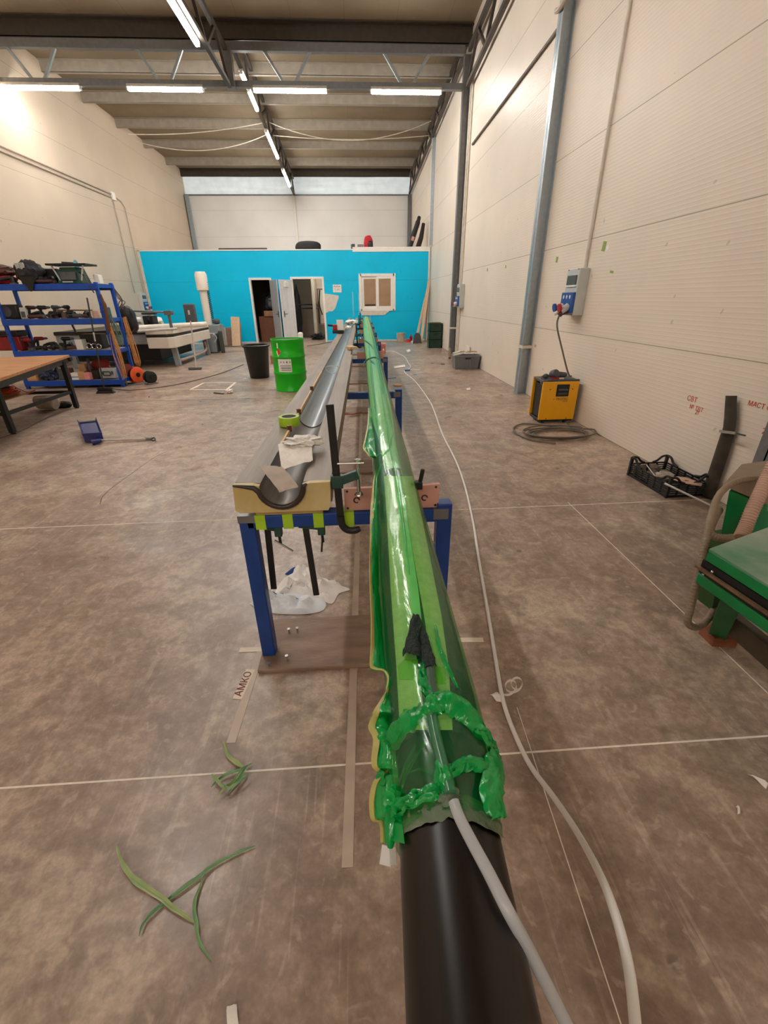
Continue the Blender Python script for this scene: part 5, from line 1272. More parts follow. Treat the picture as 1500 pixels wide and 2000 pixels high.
obj('second_roll', MB().tube([V((2.5, 19.5, zt_+.05)), V((2.66, 19.55, zt_+.5)), V((2.74, 19.55, zt_+.95))], [.10, .09, .06], 12), mat('dark_brown_cloth', '#3a2f2c', .8), lb_)
obj('pink_label', MB().box((2.30, 19.25, zt_+.42), (.10, .02, .14), ry=.3), M_pink, lb_, smooth=0)

# ================================================================ INSIDE THE CABIN
M_cbrown = mat('brown_carton', '#7c5138', .75, 0, .1, 6)
one('brown_cabinet', MB().span(-3.78, -2.85, 19.0, 19.7, 0, .92), M_cbrown, 'large brown carton inside the dark doorway', 'carton', smooth=0)
one('carton_box', MB().span(-3.55, -2.95, 18.95, 19.4, .93, 1.12), mat('tan_carton', '#a8795a', .75), 'small tan carton on top of the large brown carton', 'carton', smooth=0)
one('plastic_bag', MB().lump((-3.2, 19.35, 1.42), (.62, .42, .60), 9, .3, 4), mat('grey_bag', '#4b5159', .25), 'crumpled grey plastic bag on the cartons in the dark doorway', 'bag')
one('dark_bag', MB().lump((-3.25, 19.9, 1.35), (.7, .5, 1.1), 12, .2, 4), M_black, 'black sack behind the plastic bag in the dark doorway', 'sack')
one('white_note', MB().span(-3.03, -2.93, 18.985, 18.995, .42, .62), M_white, 'white note stuck on front of the large brown carton', 'note', smooth=0)
rk = thing('wall_rack', 'black wire frame rack on the beige wall in the lit room', 'rack', (-1.78, 20.15, .4))
a = [(-1.60, 1.86), (-1.60, .56)]
obj('frame', MB().tube([V((-.75, 20.8, 1.9)), V((-1.55, 20.8, 1.9)), V((-1.55, 20.8, .55)), V((-.75, 20.8, .55))], .02, 8), M_black, rk)
obj('bracket', MB().cyl((-2.35, 20.5, 1.32), (-1.55, 20.75, 1.30), .025, n=8).cyl((-2.35, 20.5, 1.18), (-1.55, 20.75, 1.16), .025, n=8), M_black, rk)
obj('strap', MB().tube(bez([V((-1.45, 20.78, 1.85)), V((-1.5, 20.75, 1.3)), V((-1.4, 20.75, .9))], 5), .03, 6), M_black, rk)
one('wall_board', MB().span(-1.5, -.8, 20.84, 20.87, .5, 1.95), M_room, 'beige board fixed behind the black wire rack', 'board', smooth=0)
one('dark_clothes', MB().lump((-2.45, 20.9, 1.0), (.28, .5, 2.0), 4, .2, 4), mat('dark_clothes', '#37322f', .9), 'dark clothes hanging at left inside the lit room', 'clothes')
one('tool_heap', MB().lump((-1.55, 19.4, .12), (.5, .35, .24), 21, .6, 4, freq=4), M_black, 'dark tangle of tools on floor inside the lit room', 'tools')
one('white_canister', MB().lathe([(.09,0),(.1,.01),(.1,.34),(.05,.38),(0,.38)], (-2.12, 18.15, 0), 20), M_white, 'white canister on floor at left side of the lit doorway', 'canister')
# ================================================================ BLUE TOOL SHELF
M_sblue2 = mat('shelf_blue', '#0f4bb0', .35, 0, .12, 8)
M_shelfboard = mat('shelf_board', '#8f7f6c', .7)
SX0, SX1, SY0, SY1 = -6.40, -4.555, 9.0, 9.6
ZS = (1.80, 1.232, .690, .150)
sh_ = thing('tool_shelf', 'blue steel shelf unit loaded with tools by the left wall', 'shelf', ((SX0+SX1)/2, 9.3, 0))
for x in (SX0, SX1-.06):
    for y in (SY0, SY1-.06): 
        m = MB(); m.span(x, x+.06, y, y+.012, 0, 1.82).span(x if x > -5 else x+.048, (x+.012) if x > -5 else x+.06, y, y+.06, 0, 1.82) if False else m.span(x, x+.06, y, y+.05, 0, 1.82)
        obj('post', m, M_sblue2, sh_, bevel=.004)
for z in ZS:
    for y in (SY0-.012, SY1-.02): obj('beam', MB().span(SX0, SX1, y, y+.03, z-.10, z), M_sblue2, sh_, bevel=.006)
    for x in (SX0+.01, SX1-.035): obj('side_beam', MB().span(x, x+.025, SY0, SY1, z-.07, z-.003), M_sblue2, sh_, bevel=.004)
    obj('shelf_panel', MB().span(SX0+.03, SX1-.03, SY0+.02, SY1-.02, z-.02, z-.004), M_shelfboard, sh_, smooth=0)
for x in (SX0, SX1-.06):
    for z in [1.70-.12*i for i in range(8)]: obj('post_slot', MB().box((x+.03, SY0-.0005, z), (.012, .002, .03)), M_black, sh_, smooth=0)

def sx(px, row, y): return yy(px, row, y).x
M_tool = mat('tool_black', '#1b1a1c', .5, 0, .3, 14); M_toolg = mat('tool_grey', '#56585b', .5, .2, .2, 14); M_toolr = mat('tool_red', '#8e1f22', .45, 0, .2, 10); M_toolgr = mat('tool_green', '#154636', .45, 0, .2, 10)
M_toolb = mat('tool_brown', '#53342f', .55, 0, .2, 10)
def grinder(c, rz, lab, m=None, grp=None):
    t = thing('angle_grinder', lab, 'power tool', c, 0, grp); R = Matrix.Translation(c) @ Matrix.Rotation(rz, 4, 'Z')
    w = lambda *p: R @ V(p)
    obj('body', MB().tube([w(-.15,0,.045), w(-.13,0,.045), w(0,0,.045), w(.07,0,.05), w(.10,0,.05)], [.020,.028,.030,.036,.030], 14), m or M_tool, t)
    obj('gear_head', MB().box(w(.12,0,.045), (.06,.06,.06), rz=rz), M_toolg, t, bevel=.01)
    obj('disc', MB().cyl(w(.125,0,.004), w(.125,0,.010), .058), M_toolg, t); obj('side_grip', MB().cyl(w(.11,.03,.05), w(.11,.15,.055), .017, .014), M_tool, t)
    return t
def drill(c, rz, lab, m=None, grp=None):
    t = thing('cordless_drill', lab, 'power tool', c, 0, grp); R = Matrix.Translation(c) @ Matrix.Rotation(rz, 4, 'Z'); w = lambda *p: R @ V(p)
    obj('body', MB().tube([w(-.08,0,.19), w(-.06,0,.19), w(.06,0,.19), w(.08,0,.19)], [.02,.036,.034,.024], 14), m or M_tool, t)
    obj('chuck', MB().tube([w(.08,0,.19), w(.13,0,.19), w(.145,0,.19)], [.022,.020,.008], 12), M_toolg, t)
    obj('handle', MB().tube([w(-.03,0,.16), w(-.05,0,.05)], [.024,.022], 12), M_tool, t); obj('battery', MB().box(w(-.05,0,.028), (.11,.07,.055), rz=rz), M_toolg, t, bevel=.008)
    return t
def sander(c, rz, lab, m=None, grp=None):
    t = thing('sander', lab, 'power tool', c, 0, grp); R = Matrix.Translation(c) @ Matrix.Rotation(rz, 4, 'Z'); w = lambda *p: R @ V(p)
    obj('pad', MB().cyl(w(.04,0,.002), w(.04,0,.022), .062), M_toolg, t); obj('body', MB().tube([w(.04,0,.022), w(.04,0,.07), w(.04,0,.115)], [.05,.046,.03], 16), m or M_tool, t)
    obj('handle', MB().tube([w(.04,0,.10), w(-.04,0,.10), w(-.16,0,.07)], [.032,.03,.024], 12), M_tool, t)
    return t
z1, z2, z3, z4 = ZS
def at(px, y, z): return V((sx(px, 600, y), y, z))
def atr(px, row, y, z): return V((sx(px, row, y), y, z))
# --- top shelf
T1 = lambda px, y=9.22: atr(px, 553, y, z1)
one('red_bundle', MB().lump(T1(10)+V((0,0,.07)), (.42,.34,.16), 3, .3), mat('red_cloth', '#a3242c', .7), 'red cloth bundle at left end of top shelf', 'bundle')
one('dark_bundle', MB().lump(T1(12, 9.3)+V((0,0,.22)), (.5,.36,.20), 5, .35), M_toolb, 'dark brown bundle above the red cloth on top shelf', 'bundle')
bg = thing('tool_bag', 'black fabric bag with grey straps drooping over front of top shelf', 'bag', T1(63))
obj('body', MB().lump(T1(66)+V((0,0,.17)), (.46,.38,.42), 11, .25, 4), mat('black_fabric', '#29282b', .8), bg)
obj('drooping_flap', MB().prism([(-.12,.10),(.14,.12),(.05,-.10),(.0,-.12)], .02, frame(atr(57, 556, 8.97, z1)+V((0,0,0)), (1,0,0), (0,0,1))), M_black, bg, smooth=0)
for px in (43, 52): obj('strap', MB().bar(atr(px, 540, 9.1, z1+.18), atr(px-3, 540, 9.06, z1+.33), .07, .02), M_grey, bg, smooth=0)
grinder(T1(92, 9.15), .4, 'dark grinder right of the black fabric bag on top shelf', M_toolb)
sander(T1(105, 9.2), 2.2, 'dark sander left of the green table saw on top shelf')
one('black_carton', MB().box(T1(98, 9.42)+V((0,0,.13)), (.5,.28,.24)), M_black, 'black tool case behind the tools in middle of top shelf', 'case', bevel=.015)
one('white_batten', MB().box(T1(98, 9.42)+V((0,0,.262)), (.42,.08,.02), rz=.1), M_white, 'white batten lying on the black tool case of top shelf', 'batten', smooth=0)
ts = thing('table_saw', 'dark green bench saw with black top plate on right end of top shelf', 'saw', T1(150))
c = T1(150)
obj('body', MB().add([c+V(p) for p in ((-.24,-.17,0),(.18,-.17,0),(.18,.18,0),(-.24,.18,0),(-.16,-.12,.26),(.12,-.12,.26),(.12,.15,.26),(-.16,.15,.26))], [(3,2,1,0),(4,5,6,7),(0,1,5,4),(1,2,6,5),(2,3,7,6),(3,0,4,7)]), M_toolgr, ts, bevel=.01)
obj('top_plate', MB().box(c+V((0,0,.30)), (.68,.40,.03)), M_tool, ts, bevel=.005)
obj('vent_panel', MB().box(c+V((-.02,-.165,.12)), (.26,.03,.13), rx=-.19), M_toolg, ts, bevel=.004)
for s in (-1, 1): obj('brace', MB().bar(c+V((s*.18,-.15,.05)), c+V((s*.27,-.15,.29)), .03, .015), M_grey, ts, smooth=0)
obj('blade', MB().cyl(c+V((.08,0,.30)), c+V((.083,0,.30)), .08, n=32), M_chrome, ts)
obj('fence', MB().bar(c+V((-.10,-.1,.33)), c+V((.02,.1,.33)), .02, .03), M_tool, ts, smooth=0)
obj('name_plate', MB().box(c+V((-.05,-.178,.03)), (.18,.004,.02)), M_grey, ts, smooth=0)
obj('mains_cord', MB().tube(bez([c+V((.15,-.1,.18)), c+V((.25,-.17,.12)), c+V((.30,-.22,.02)), c+V((.38,-.24,-.15))], 5), .010, 8), M_black, ts)
one('white_device', MB().box(T1(192, 9.45)+V((.02,0,.08)), (.10,.14,.15)), M_white, 'small white box at right rear corner of top shelf', 'box', bevel=.01)
# --- second shelf
T2 = lambda px, y=9.2: atr(px, 621, y, z2)
rd = thing('radio', 'black site radio with round speaker at left end of second shelf', 'radio', T2(28))
c = T2(28); obj('body', MB().box(c+V((0,0,.125)), (.34,.2,.245)), M_tool, rd, bevel=.03); obj('speaker_cone', MB().lathe([(.09,0),(.085,.012),(.03,.004),(0,.012)], n=28, M=Matrix.Translation(c+V((-.03,-.10,.13))) @ Matrix.Rotation(PI/2, 4, 'X')), M_toolg, rd)
hs = thing('handheld_box', 'light grey handset leaning beside the black radio', 'handset', T2(50, 9.08)); c = T2(50, 9.08)
obj('body', MB().box(c+V((0,0,.10)), (.11,.05,.19), rx=-.15), mat('light_grey_plastic', '#c3c7c4', .4), hs, bevel=.012); obj('keypad', MB().box(c+V((0,-.032,.08)), (.07,.006,.10), rx=-.15), M_toolg, hs, smooth=0)
grinder(T2(72, 9.12), .3, 'dark red-brown grinder on second shelf right of the handset', M_toolb)
drill(T2(88, 9.2), .1, 'black cordless drill lifted above its neighbours on second shelf')
sander(T2(104, 9.12), 2.6, 'black sander in the middle of second shelf')
drill(T2(114, 9.28), 1.4, 'cordless drill with upright grip in the middle of second shelf', M_toolg)
grinder(T2(128, 9.15), -.3, 'black grinder right of middle on second shelf')
sander(T2(142, 9.25), .4, 'dark sander beside black grinder on second shelf', M_toolgr)
grinder(T2(158, 9.12), 2.9, 'low dark grinder left of the pinkish cup on second shelf', M_toolb)
one('wood_lath', MB().cyl(T2(110, 9.45)+V((0,0,.14)), T2(185, 9.45)+V((0,0,.13)), .012, n=8), M_plank2, 'thin wooden lath lying across tools of second shelf', 'lath')
one('pink_pot', MB().lathe([(.05,0),(.055,.01),(.06,.12),(.05,.13),(0,.13)], T2(189, 9.15), 20), mat('pale_pink', '#dcb7a2', .6), 'pale pinkish pot at right end of second shelf', 'pot')
one('teal_case', MB().box(T2(212, 9.42)+V((-.02,0,.09)), (.13,.2,.18), rz=.2), mat('teal_plastic', '#2c6a68', .5), 'teal tool case at right rear of second shelf', 'case', bevel=.012)
one('brown_mitt', MB().lump(T2(206, 9.3)+V((0,0,.10)), (.10,.16,.2), 7, .3), mat('leather', '#8c5a35', .8), 'brown leather glove at right end of second shelf', 'glove')
# --- third shelf
T3 = lambda px, y=9.2: atr(px, 686, y, z3)
rc = thing('red_toolbox', 'large dark red toolbox with black lid at left end of third shelf', 'toolbox', T3(32, 9.25)); c = T3(32, 9.25)
obj('body', MB().box(c+V((0,0,.13)), (.44,.28,.25)), M_toolr, rc, bevel=.02); obj('lid', MB().box(c+V((0,0,.30)), (.46,.30,.10)), mat('dark_lid', '#2b1a1b', .5), rc, bevel=.02); obj('handle', MB().tube([c+V((-.1,-.16,.30)), c+V((-.08,-.19,.27)), c+V((.08,-.19,.27)), c+V((.1,-.16,.30))], .01, 8), M_black, rc)
drill(T3(60, 9.1), 2.8, 'red drill right of the large red toolbox', M_toolr)
one('grey_funnel', MB().lathe([(.02,0),(.02,.06),(.09,.16),(.092,.165),(.0,.05)], T3(68, 9.35), 20), M_toolg, 'grey funnel standing behind the red drill on third shelf', 'funnel')
hm = thing('ear_defenders', 'black glossy headset lying left of middle on third shelf', 'headset', T3(98, 9.1)); c = T3(98, 9.1)
for s in (-1, 1): obj('ear_cup', MB().lump(c+V((s*.07,0,.05)), (.09,.08,.10), 4, .05), M_black, hm)
obj('headband', MB().tube([c+V((.085*math.cos(a*PI/10), .03, .06+.07*math.sin(a*PI/10))) for a in range(11)], .008, 8), M_black, hm)
grinder(T3(115, 9.2), .5, 'black grinder in middle of third shelf', None)
sander(T3(125, 9.12), 2.4, 'grey sander beside headset on third shelf', M_toolg)
drill(T3(136, 9.25), .2, 'black drill left of the white box on third shelf')
grinder(T3(148, 9.12), 1.2, 'dark grinder close to the white box on third shelf', M_toolb)
one('white_box', MB().box(T3(163, 9.2)+V((0,0,.09)), (.13,.16,.18)), M_white, 'plain white box on the third shelf', 'box', bevel=.005)
one('black_tool_case', MB().box(T3(190, 9.4)+V((0,0,.13)), (.40,.22,.26)), M_tool, 'black tool case standing behind silver parts on third shelf', 'case', bevel=.012)
for k, (px, rr) in enumerate(((177, .05), (187, .045), (196, .04))):
    one('bearing_ring', MB().tube([T3(px, 9.12)+V((rr*math.cos(a*PI/12), .0, rr+.012+rr*math.sin(a*PI/12))) for a in range(24)], .012, 8, closed=True), M_chrome, ('largest shiny ring right of the white box on third shelf', 'middle shiny ring in front of the black tool case', 'smallest shiny ring nearest the right post of third shelf')[k], 'ring')
pf = thing('picture_frame', 'thin brown frame standing behind the right half of third shelf', 'frame', T3(175, 9.7))
a, b = yy(147, 636, 9.72), yy(215, 652, 9.72)
obj('stile', MB().bar(yy(140, 632, 9.72), yy(150, 652, 9.72), .03, .03), mat('frame_brown', '#5d4a35', .6), pf, smooth=0); obj('rail', MB().bar(yy(150, 651, 9.72), yy(222, 646, 9.72), .03, .03), mat('frame_brown', '#5d4a35', .6), pf, smooth=0)
# --- bottom shelf
T4 = lambda px, y=9.2: atr(px, 743, y, z4)
rb_ = thing('red_drawer_box', 'dark red drawer box at left of bottom shelf', 'drawer box', T4(40, 9.3)); c = T4(40, 9.3)
obj('body', MB().box(c+V((0,0,.16)), (.26,.3,.31)), M_toolr, rb_, bevel=.008); obj('drawer', MB().box(c+V((0,-.155,.10)), (.22,.012,.1)), mat('dark_lid', '#2b1a1b', .5), rb_, bevel=.004)
M_kraft = mat('kraft_board', '#c99a68', .75, 0, .08, 6); M_kraft2 = mat('kraft_board_pale', '#dcb083', .75)
one('kraft_box', MB().box(T4(66, 9.15)+V((0,0,.06)), (.30,.24,.12)), M_kraft, 'lower tan cardboard box under the bench top on bottom shelf', 'box', smooth=0)
one('kraft_box', MB().box(T4(60, 9.15)+V((0,0,.20)), (.27,.24,.14), rz=.05), M_kraft2, 'upper pale cardboard box stacked on bottom shelf', 'box', smooth=0)
one('brown_roll', MB().cyl(T4(79, 9.2)+V((0,0,.002)), T4(77, 9.2)+V((0,0,.24)), .055), mat('brown_paper', '#9b7a62', .7), 'brown paper roll right of the two cardboard boxes', 'roll')
one('plastic_sack', MB().lump(T4(100, 9.15)+V((0,0,.13)), (.36,.3,.30), 14, .35, 4, freq=3), mat('blue_grey_sack', '#2a3550', .3), 'dark blue-grey plastic sack in the middle of bottom shelf', 'sack')
one('clear_bag', MB().lump(T4(106, 9.2)+V((0,0,.32)), (.18,.16,.14), 17, .4, 4, freq=3), mat('clear_bag', '#a9a6a4', .25), 'pale crumpled plastic bag on top of the blue-grey sack', 'bag')
one('black_basket', MB().box(T4(134, 9.2)+V((0,0,.10)), (.20,.2,.2)), M_toolg, 'dark grey basket on bottom shelf behind the bench leg', 'basket', bevel=.01)
one('red_wire_bundle', MB().tube(bez([T4(125, 9.15)+V((0,0,.25)), T4(132, 9.1)+V((0,0,.30)), T4(138, 9.1)+V((0,0,.22)), T4(140, 9.1)+V((0,0,.08))], 6), .018, 8), mat('red_wire', '#b04048', .5), 'red wire bundle spilling over the dark grey basket', 'wire')
one('white_blue_box', MB().box(T4(152, 9.1)+V((0,0,.065)), (.13,.12,.13)), M_white, 'white and blue box at middle of bottom shelf', 'box', bevel=.004)
bb = bpy.data.objects['white_blue_box']
c = T4(152, 9.1); obj('blue_stripe', MB().box(c+V((0,-.0615,.055)), (.131,.003,.012)), M_sblue, bb, smooth=0)
one('kraft_box', MB().box(T4(165, 9.12)+V((0,0,.075)), (.12,.14,.15), rz=.2), M_kraft, 'small cardboard box between the white-blue and pink boxes', 'box', smooth=0)
one('pink_carton', MB().box(T4(176, 9.08)+V((0,0,.065)), (.11,.12,.13), rz=-.15), mat('pink_card', '#ee9a94', .6), 'pink box on bottom shelf', 'box', bevel=.004)
one('kraft_box', MB().box(T4(171, 9.35)+V((0,0,.13)), (.13,.12,.26)), M_kraft2, 'tall pale cardboard box behind the pink box', 'box', smooth=0)
one('dark_bottle', MB().lathe([(.055,0),(.06,.01),(.06,.2),(.025,.29),(.025,.36),(0,.36)], T4(183, 9.22), 20), mat('dark_red_bottle', '#35161a', .3), 'tall dark bottle right of the pink box', 'bottle')
one('black_case', MB().box(T4(194, 9.2)+V((0,0,.08)), (.14,.2,.16)), M_black, 'black case beside the tall dark bottle on bottom shelf', 'case', bevel=.008)
one('red_sack', MB().lump(T4(205, 9.45)+V((0,0,.20)), (.36,.2,.26), 23, .3), mat('red_sack', '#9c2b25', .7), 'red sack behind the silver case on bottom shelf', 'sack')
cs = thing('silver_case', 'silver hard case with black handle at right end of bottom shelf', 'case', T4(218, 9.15)); c = T4(218, 9.15)
M_silver = mat('silver_plastic', '#b4b6ba', .35, .2, .06, 8)
obj('shell', MB().box(c+V((0,0,.10)), (.30,.16,.20), rx=-.12), M_silver, cs, bevel=.02); obj('handle', MB().tube([c+V((-.07,-.10,.10)), c+V((-.06,-.115,.14)), c+V((.06,-.115,.14)), c+V((.07,-.10,.10)), c+V((.06,-.115,.07)), c+V((-.06,-.115,.07))], .010, 8, closed=True), M_black, cs)
for s in (-1, 1): obj('latch', MB().box(c+V((s*.10,-.10,.12)), (.03,.012,.06)), M_toolg, cs, smooth=0)

# --- more tools at the back of the shelves
for f, px, yq, kind, rz, m, lab in ((T1, 82, 9.42, grinder, .2, M_tool, 'black grinder behind the red-brown grinder on top shelf'), (T1, 22, 9.1, sander, .5, M_tool, 'black sander in front of the red cloth bundle on top shelf'),
        (T2, 66, 9.4, drill, .8, M_toolb, 'brown drill behind handset on second shelf'), (T2, 80, 9.42, sander, 1.0, M_tool, 'dark sander at back of second shelf behind left drill'), (T2, 98, 9.42, grinder, 2.2, M_toolg, 'grey grinder at back of second shelf, left of middle'),
        (T2, 122, 9.08, sander, .2, M_toolb, 'brown sander at front edge of second shelf'), (T2, 136, 9.42, drill, 2.6, M_tool, 'black drill at back of second shelf, right of middle'), (T2, 150, 9.1, grinder, .1, M_toolg, 'grey grinder at front of second shelf near the broom pole'), (T2, 172, 9.3, sander, 1.8, M_tool, 'black sander behind the pale pot on second shelf'),
        (T3, 74, 9.12, grinder, .2, M_tool, 'black grinder right of the red drill on third shelf'), (T3, 84, 9.4, drill, .5, M_toolr, 'dark red drill at back of third shelf behind the headset'), (T3, 108, 9.42, sander, .9, M_tool, 'black sander at back of third shelf, middle'), (T3, 130, 9.42, grinder, .4, M_tool, 'black grinder at back of third shelf, right of middle'), (T3, 142, 9.42, sander, 2.0, M_toolg, 'grey sander at back of third shelf behind the white box')):
    kind(f(px, yq), rz, lab, m)
# --- ropes, cables and reels at the right end of the shelf
M_rope = mat('orange_rope', '#b9763c', .7, 0, .25, 30, col2='#d59a5c'); M_wireg = mat('green_wire', '#5d7a6c', .5)
def hank(name, lab, top, bot, w, n, m, seed, r=.005):
    mb = MB()
    for k in range(n):
        rnd = random.Random(seed*31+k); a = rnd.uniform(-1, 1); b_ = rnd.uniform(-.4, .4)
        tp = top+V((rnd.uniform(-.02,.02), rnd.uniform(-.03,.03), rnd.uniform(-.03,.03))); bt = bot+V((w*a*.8, .05*b_, rnd.uniform(-.04,.09)))
        mid = lerp(tp, bt, .5)+V((w*a*.55+.02*rnd.uniform(-1,1), .05*b_, 0)); m2 = lerp(tp, bt, .5)+V((w*a*.55+.05*rnd.uniform(.3,1), .05*b_+.02, 0))
        mb.tube(bez([tp, mid, bt+V((0,0,.05)), bt, bt+V((.03,.01,.05)), m2, tp+V((.02,.01,.01))], 4), r, 6)
    return one(name, mb, m, lab, 'rope')
yh = 8.95
hank('rope_hank', 'orange-brown rope hank hanging down the right front post of the shelf', yy(212, 640, yh), yy(244, 738, 8.90), .055, 7, M_rope, 1)
hank('wire_hank', 'grey-green wire hank behind the right front post of the shelf', yy(214, 618, 9.05), yy(236, 680, 9.05), .08, 7, M_wireg, 2, .005)
hank('rope_hank', 'orange-brown rope hank right of the shelf hanging in front of the cutting table', yy(242, 622, 9.66), yy(268, 712, 9.5), .065, 8, M_rope, 3)
one('tool_belt', MB().tube(bez([yy(196, 575, 8.96), yy(205, 598, 8.96), yy(210, 625, 8.95), yy(214, 650, 8.95)], 5), [.018]*4+[.03]*6+[.034]*5+[.02], 10), mat('brown_leather', '#6a4024', .8), 'brown leather belt hanging on the right front post of the shelf', 'belt')
mb = MB()
for k in range(5):
    rnd = random.Random(k); mb.tube(bez([yy(222, 562, 9.6), yy(232+rnd.uniform(-3,6), 578+rnd.uniform(-4,6), 9.6), yy(240+rnd.uniform(-8,8), 590, 9.6), yy(236+rnd.uniform(-8,12), 604, 9.6)], 5), .008, 6)
one('wire_tangle', mb, M_dcab, 'tangle of thin dark wires at rear right post of the shelf', 'wire')
one('black_cloth', MB().lump(yy(250, 625, 10.4), (.34, .3, .55), 5, .15, 3, sq=.7), M_black, 'black hanging cover at left end of the cutting table', 'cover')
def reel(lab, c, r, w, ax, m_side, m_core):
    t = thing('cable_reel', lab, 'reel', V((c.x, c.y, 0)))
    a = V(ax).normalized(); c0 = V((c.x, c.y, r+.02))
    for s in (-1, 1):
        M = frame(c0+a*(s*w/2), a.cross(V((0,0,1))), V((0,0,1)))
        obj('flange', MB().lathe([(0,-.006),(r*.28,-.008),(r*.30,-.014),(r*.9,-.012),(r,-.004),(r,.006),(r*.9,.010),(r*.3,.010),(0,.006)], n=36, M=M), m_side, t)
        obj('hub_cap', MB().cyl(c0+a*(s*(w/2+.004)), c0+a*(s*(w/2+.022)), r*.27), M_black, t)
    obj('wound_cable', MB().cyl(c0-a*(w/2-.008), c0+a*(w/2-.008), r*.78, n=28), m_core, t)
    q = a.cross(V((0,0,1)))
    obj('stand', MB().tube([c0+q*r*.9+a*(w*.6)+V((0,0,-r-.005)), c0-q*r*.9+a*(w*.6)+V((0,0,-r-.005)), c0-q*r*.9-a*(w*.6)+V((0,0,-r-.005)), c0+q*r*.9-a*(w*.6)+V((0,0,-r-.005))], .010, 8, closed=True), M_steel, t)
    return t
M_oreel = mat('orange_plastic', '#ef5f30', .4)
q = fl(268, 749); reel('orange cable reel standing on floor at right end of the shelf', q, .155, .17, (.85,-.5,0), M_oreel, M_black)
q = fl(296, 750); reel('small black cable reel on floor right of the orange reel', q, .115, .11, (.8,-.6,0), M_black, M_black)
q = fl(249, 752); fr_ = thing('hose_trolley', 'red and grey tube frame trolley left of the orange reel', 'trolley', q)
obj('frame', MB().tube(bez([yy(236, 702, 9.1), yy(243, 725, 9.05), fl(249, 752, .015), fl(262, 751, .015), fl(280, 749, .015)], 5), .010, 8), M_steel, fr_); obj('drum', MB().cyl(yy(243, 722, 9.45), yy(250, 722, 9.35), .11), mat('dull_red', '#8d3a30', .6), fr_)

# broom leaning on the shelf
bm_ = thing('broom', 'black broom with long dark pole leaning against front of the shelf', 'broom', fl(205, 762))
b0 = fl(203, 757, .10); tpt = yy(170, 582, 8.93)
obj('pole', MB().cyl(b0, tpt, .013, n=10), M_black, bm_); obj('pole_band', MB().cyl(lerp(b0, tpt, .52), lerp(b0, tpt, .62), .0138, n=10), M_chrome, bm_)
obj('head', MB().box(b0+V((.01, 0, -.02)), (.26, .06, .05), rz=-.05), M_tool, bm_, bevel=.01); obj('bristles', MB().add([V((b0.x+a*.13+.01, b0.y+b*.025, .05)) for a, b in ((-1,-1),(1,-1),(1,1),(-1,1))]+[V((b0.x+a*.16+.01, b0.y+b*.045, .002)) for a, b in ((-1,-1),(1,-1),(1,1),(-1,1))], [(0,1,2,3),(7,6,5,4),(0,4,5,1),(1,5,6,2),(2,6,7,3),(3,7,4,0)]), M_black, bm_, smooth=0)
one('floor_cable', MB().tube(bez([fl(*p, .008) for p in ((219,759),(245,762),(270,761),(300,758),(350,750),(400,738),(440,726),(475,712))], 6), .010, 8), M_dcab, 'dark cable curving over floor from the broom toward the black bin', 'cable')
one('floor_cable', MB().tube(bez([fl(*p, .008) for p in ((600,676),(625,672),(645,668),(668,664))], 6), .012, 8), M_dcab, 'dark cable on floor from drum toward the bench far end', 'cable')
one('floor_cable', MB().tube(bez([fl(*p, .008) for p in ((420,678),(445,677),(473,676))], 6), .012, 8), M_black, 'dark cable on floor behind the black bin', 'cable')

# ================================================================ WORKBENCH AT THE LEFT EDGE
M_oak = mat('oak_top', '#a0683a', .45, 0, .2, 3, col2='#c98f58', stretch=(1, 9, 9)); M_bleg = mat('black_steel', '#16161a', .4, .2, .2, 10)
A_, B_ = fl(135, 693, .77), fl(0, 738, .77)
ed = (B_-A_); ed.z = 0; edn = ed.normalized(); lf = V((edn.y, -edn.x, 0)); 
if lf.x > 0: lf = -lf
wb = thing('workbench', 'workbench with oak coloured top and black steel frame at left photo edge', 'workbench', V((-5.0, 6.4, 0)))
a = V((A_.x, A_.y, 0)); b = a+edn*2.6
def quad(z0, z1, ins=0, wd=1.45):
    p = [a+edn*ins+lf*ins, b-edn*ins+lf*ins, b-edn*ins+lf*(wd-ins), a+edn*ins+lf*(wd-ins)]
    return MB().add([V((q.x, q.y, z0)) for q in p]+[V((q.x, q.y, z1)) for q in p], [(3,2,1,0),(4,5,6,7),(0,1,5,4),(1,2,6,5),(2,3,7,6),(3,0,4,7)])
obj('top', quad(.735, .77), M_oak, wb, bevel=.004, label='oak coloured wooden top')
obj('frame', quad(.66, .735, .03), M_bleg, wb, smooth=0)
legs = [V((-4.44, 7.17, 0)), V((-4.41, 5.70, 0)), V((-5.75, 7.1, 0)), V((-5.7, 5.65, 0))]
for L in legs:
    obj('leg', MB().bar(L+V((0,0,.02)), L+V((0,0,.70)), .06, .06), M_bleg, wb, smooth=0); obj('foot', MB().cyl(L, L+V((0,0,.022)), .03, n=14), M_bleg, wb)
zl = .255
for i, j in ((0,1),(0,2),(2,3),(1,3)): obj('lower_rail', MB().bar(legs[i]+V((0,0,zl)), legs[j]+V((0,0,zl)), .04, .04), M_bleg, wb, smooth=0)
obj('lower_shelf', MB().add([legs[k]+V((dx, 0, z)) for z in (.275, .29) for k, dx in ((2,0),(2,.8),(3,.8),(3,0))], [(3,2,1,0),(4,5,6,7),(0,1,5,4),(1,2,6,5),(2,3,7,6),(3,0,4,7)]), M_oak, wb, smooth=0)
one('switch_box', MB().box(fl(127, 702, .70)+V((-.02,.05,-.0)), (.16,.12,.07), rz=.3), M_black, 'black switch box hanging under right rear corner of the oak workbench', 'box', bevel=.01)
mb = MB(); c = legs[2]+V((.42, -.25, .31))
cr_ = []
for k in range(7): cr_ += loop((c.x+.05*math.sin(k*2.3), c.y+.06*math.cos(k*1.7)), .24+.05*math.sin(k), .16+.04*math.cos(k*2), k, k+2*PI*.93, c.z+.012*k, 26, k)
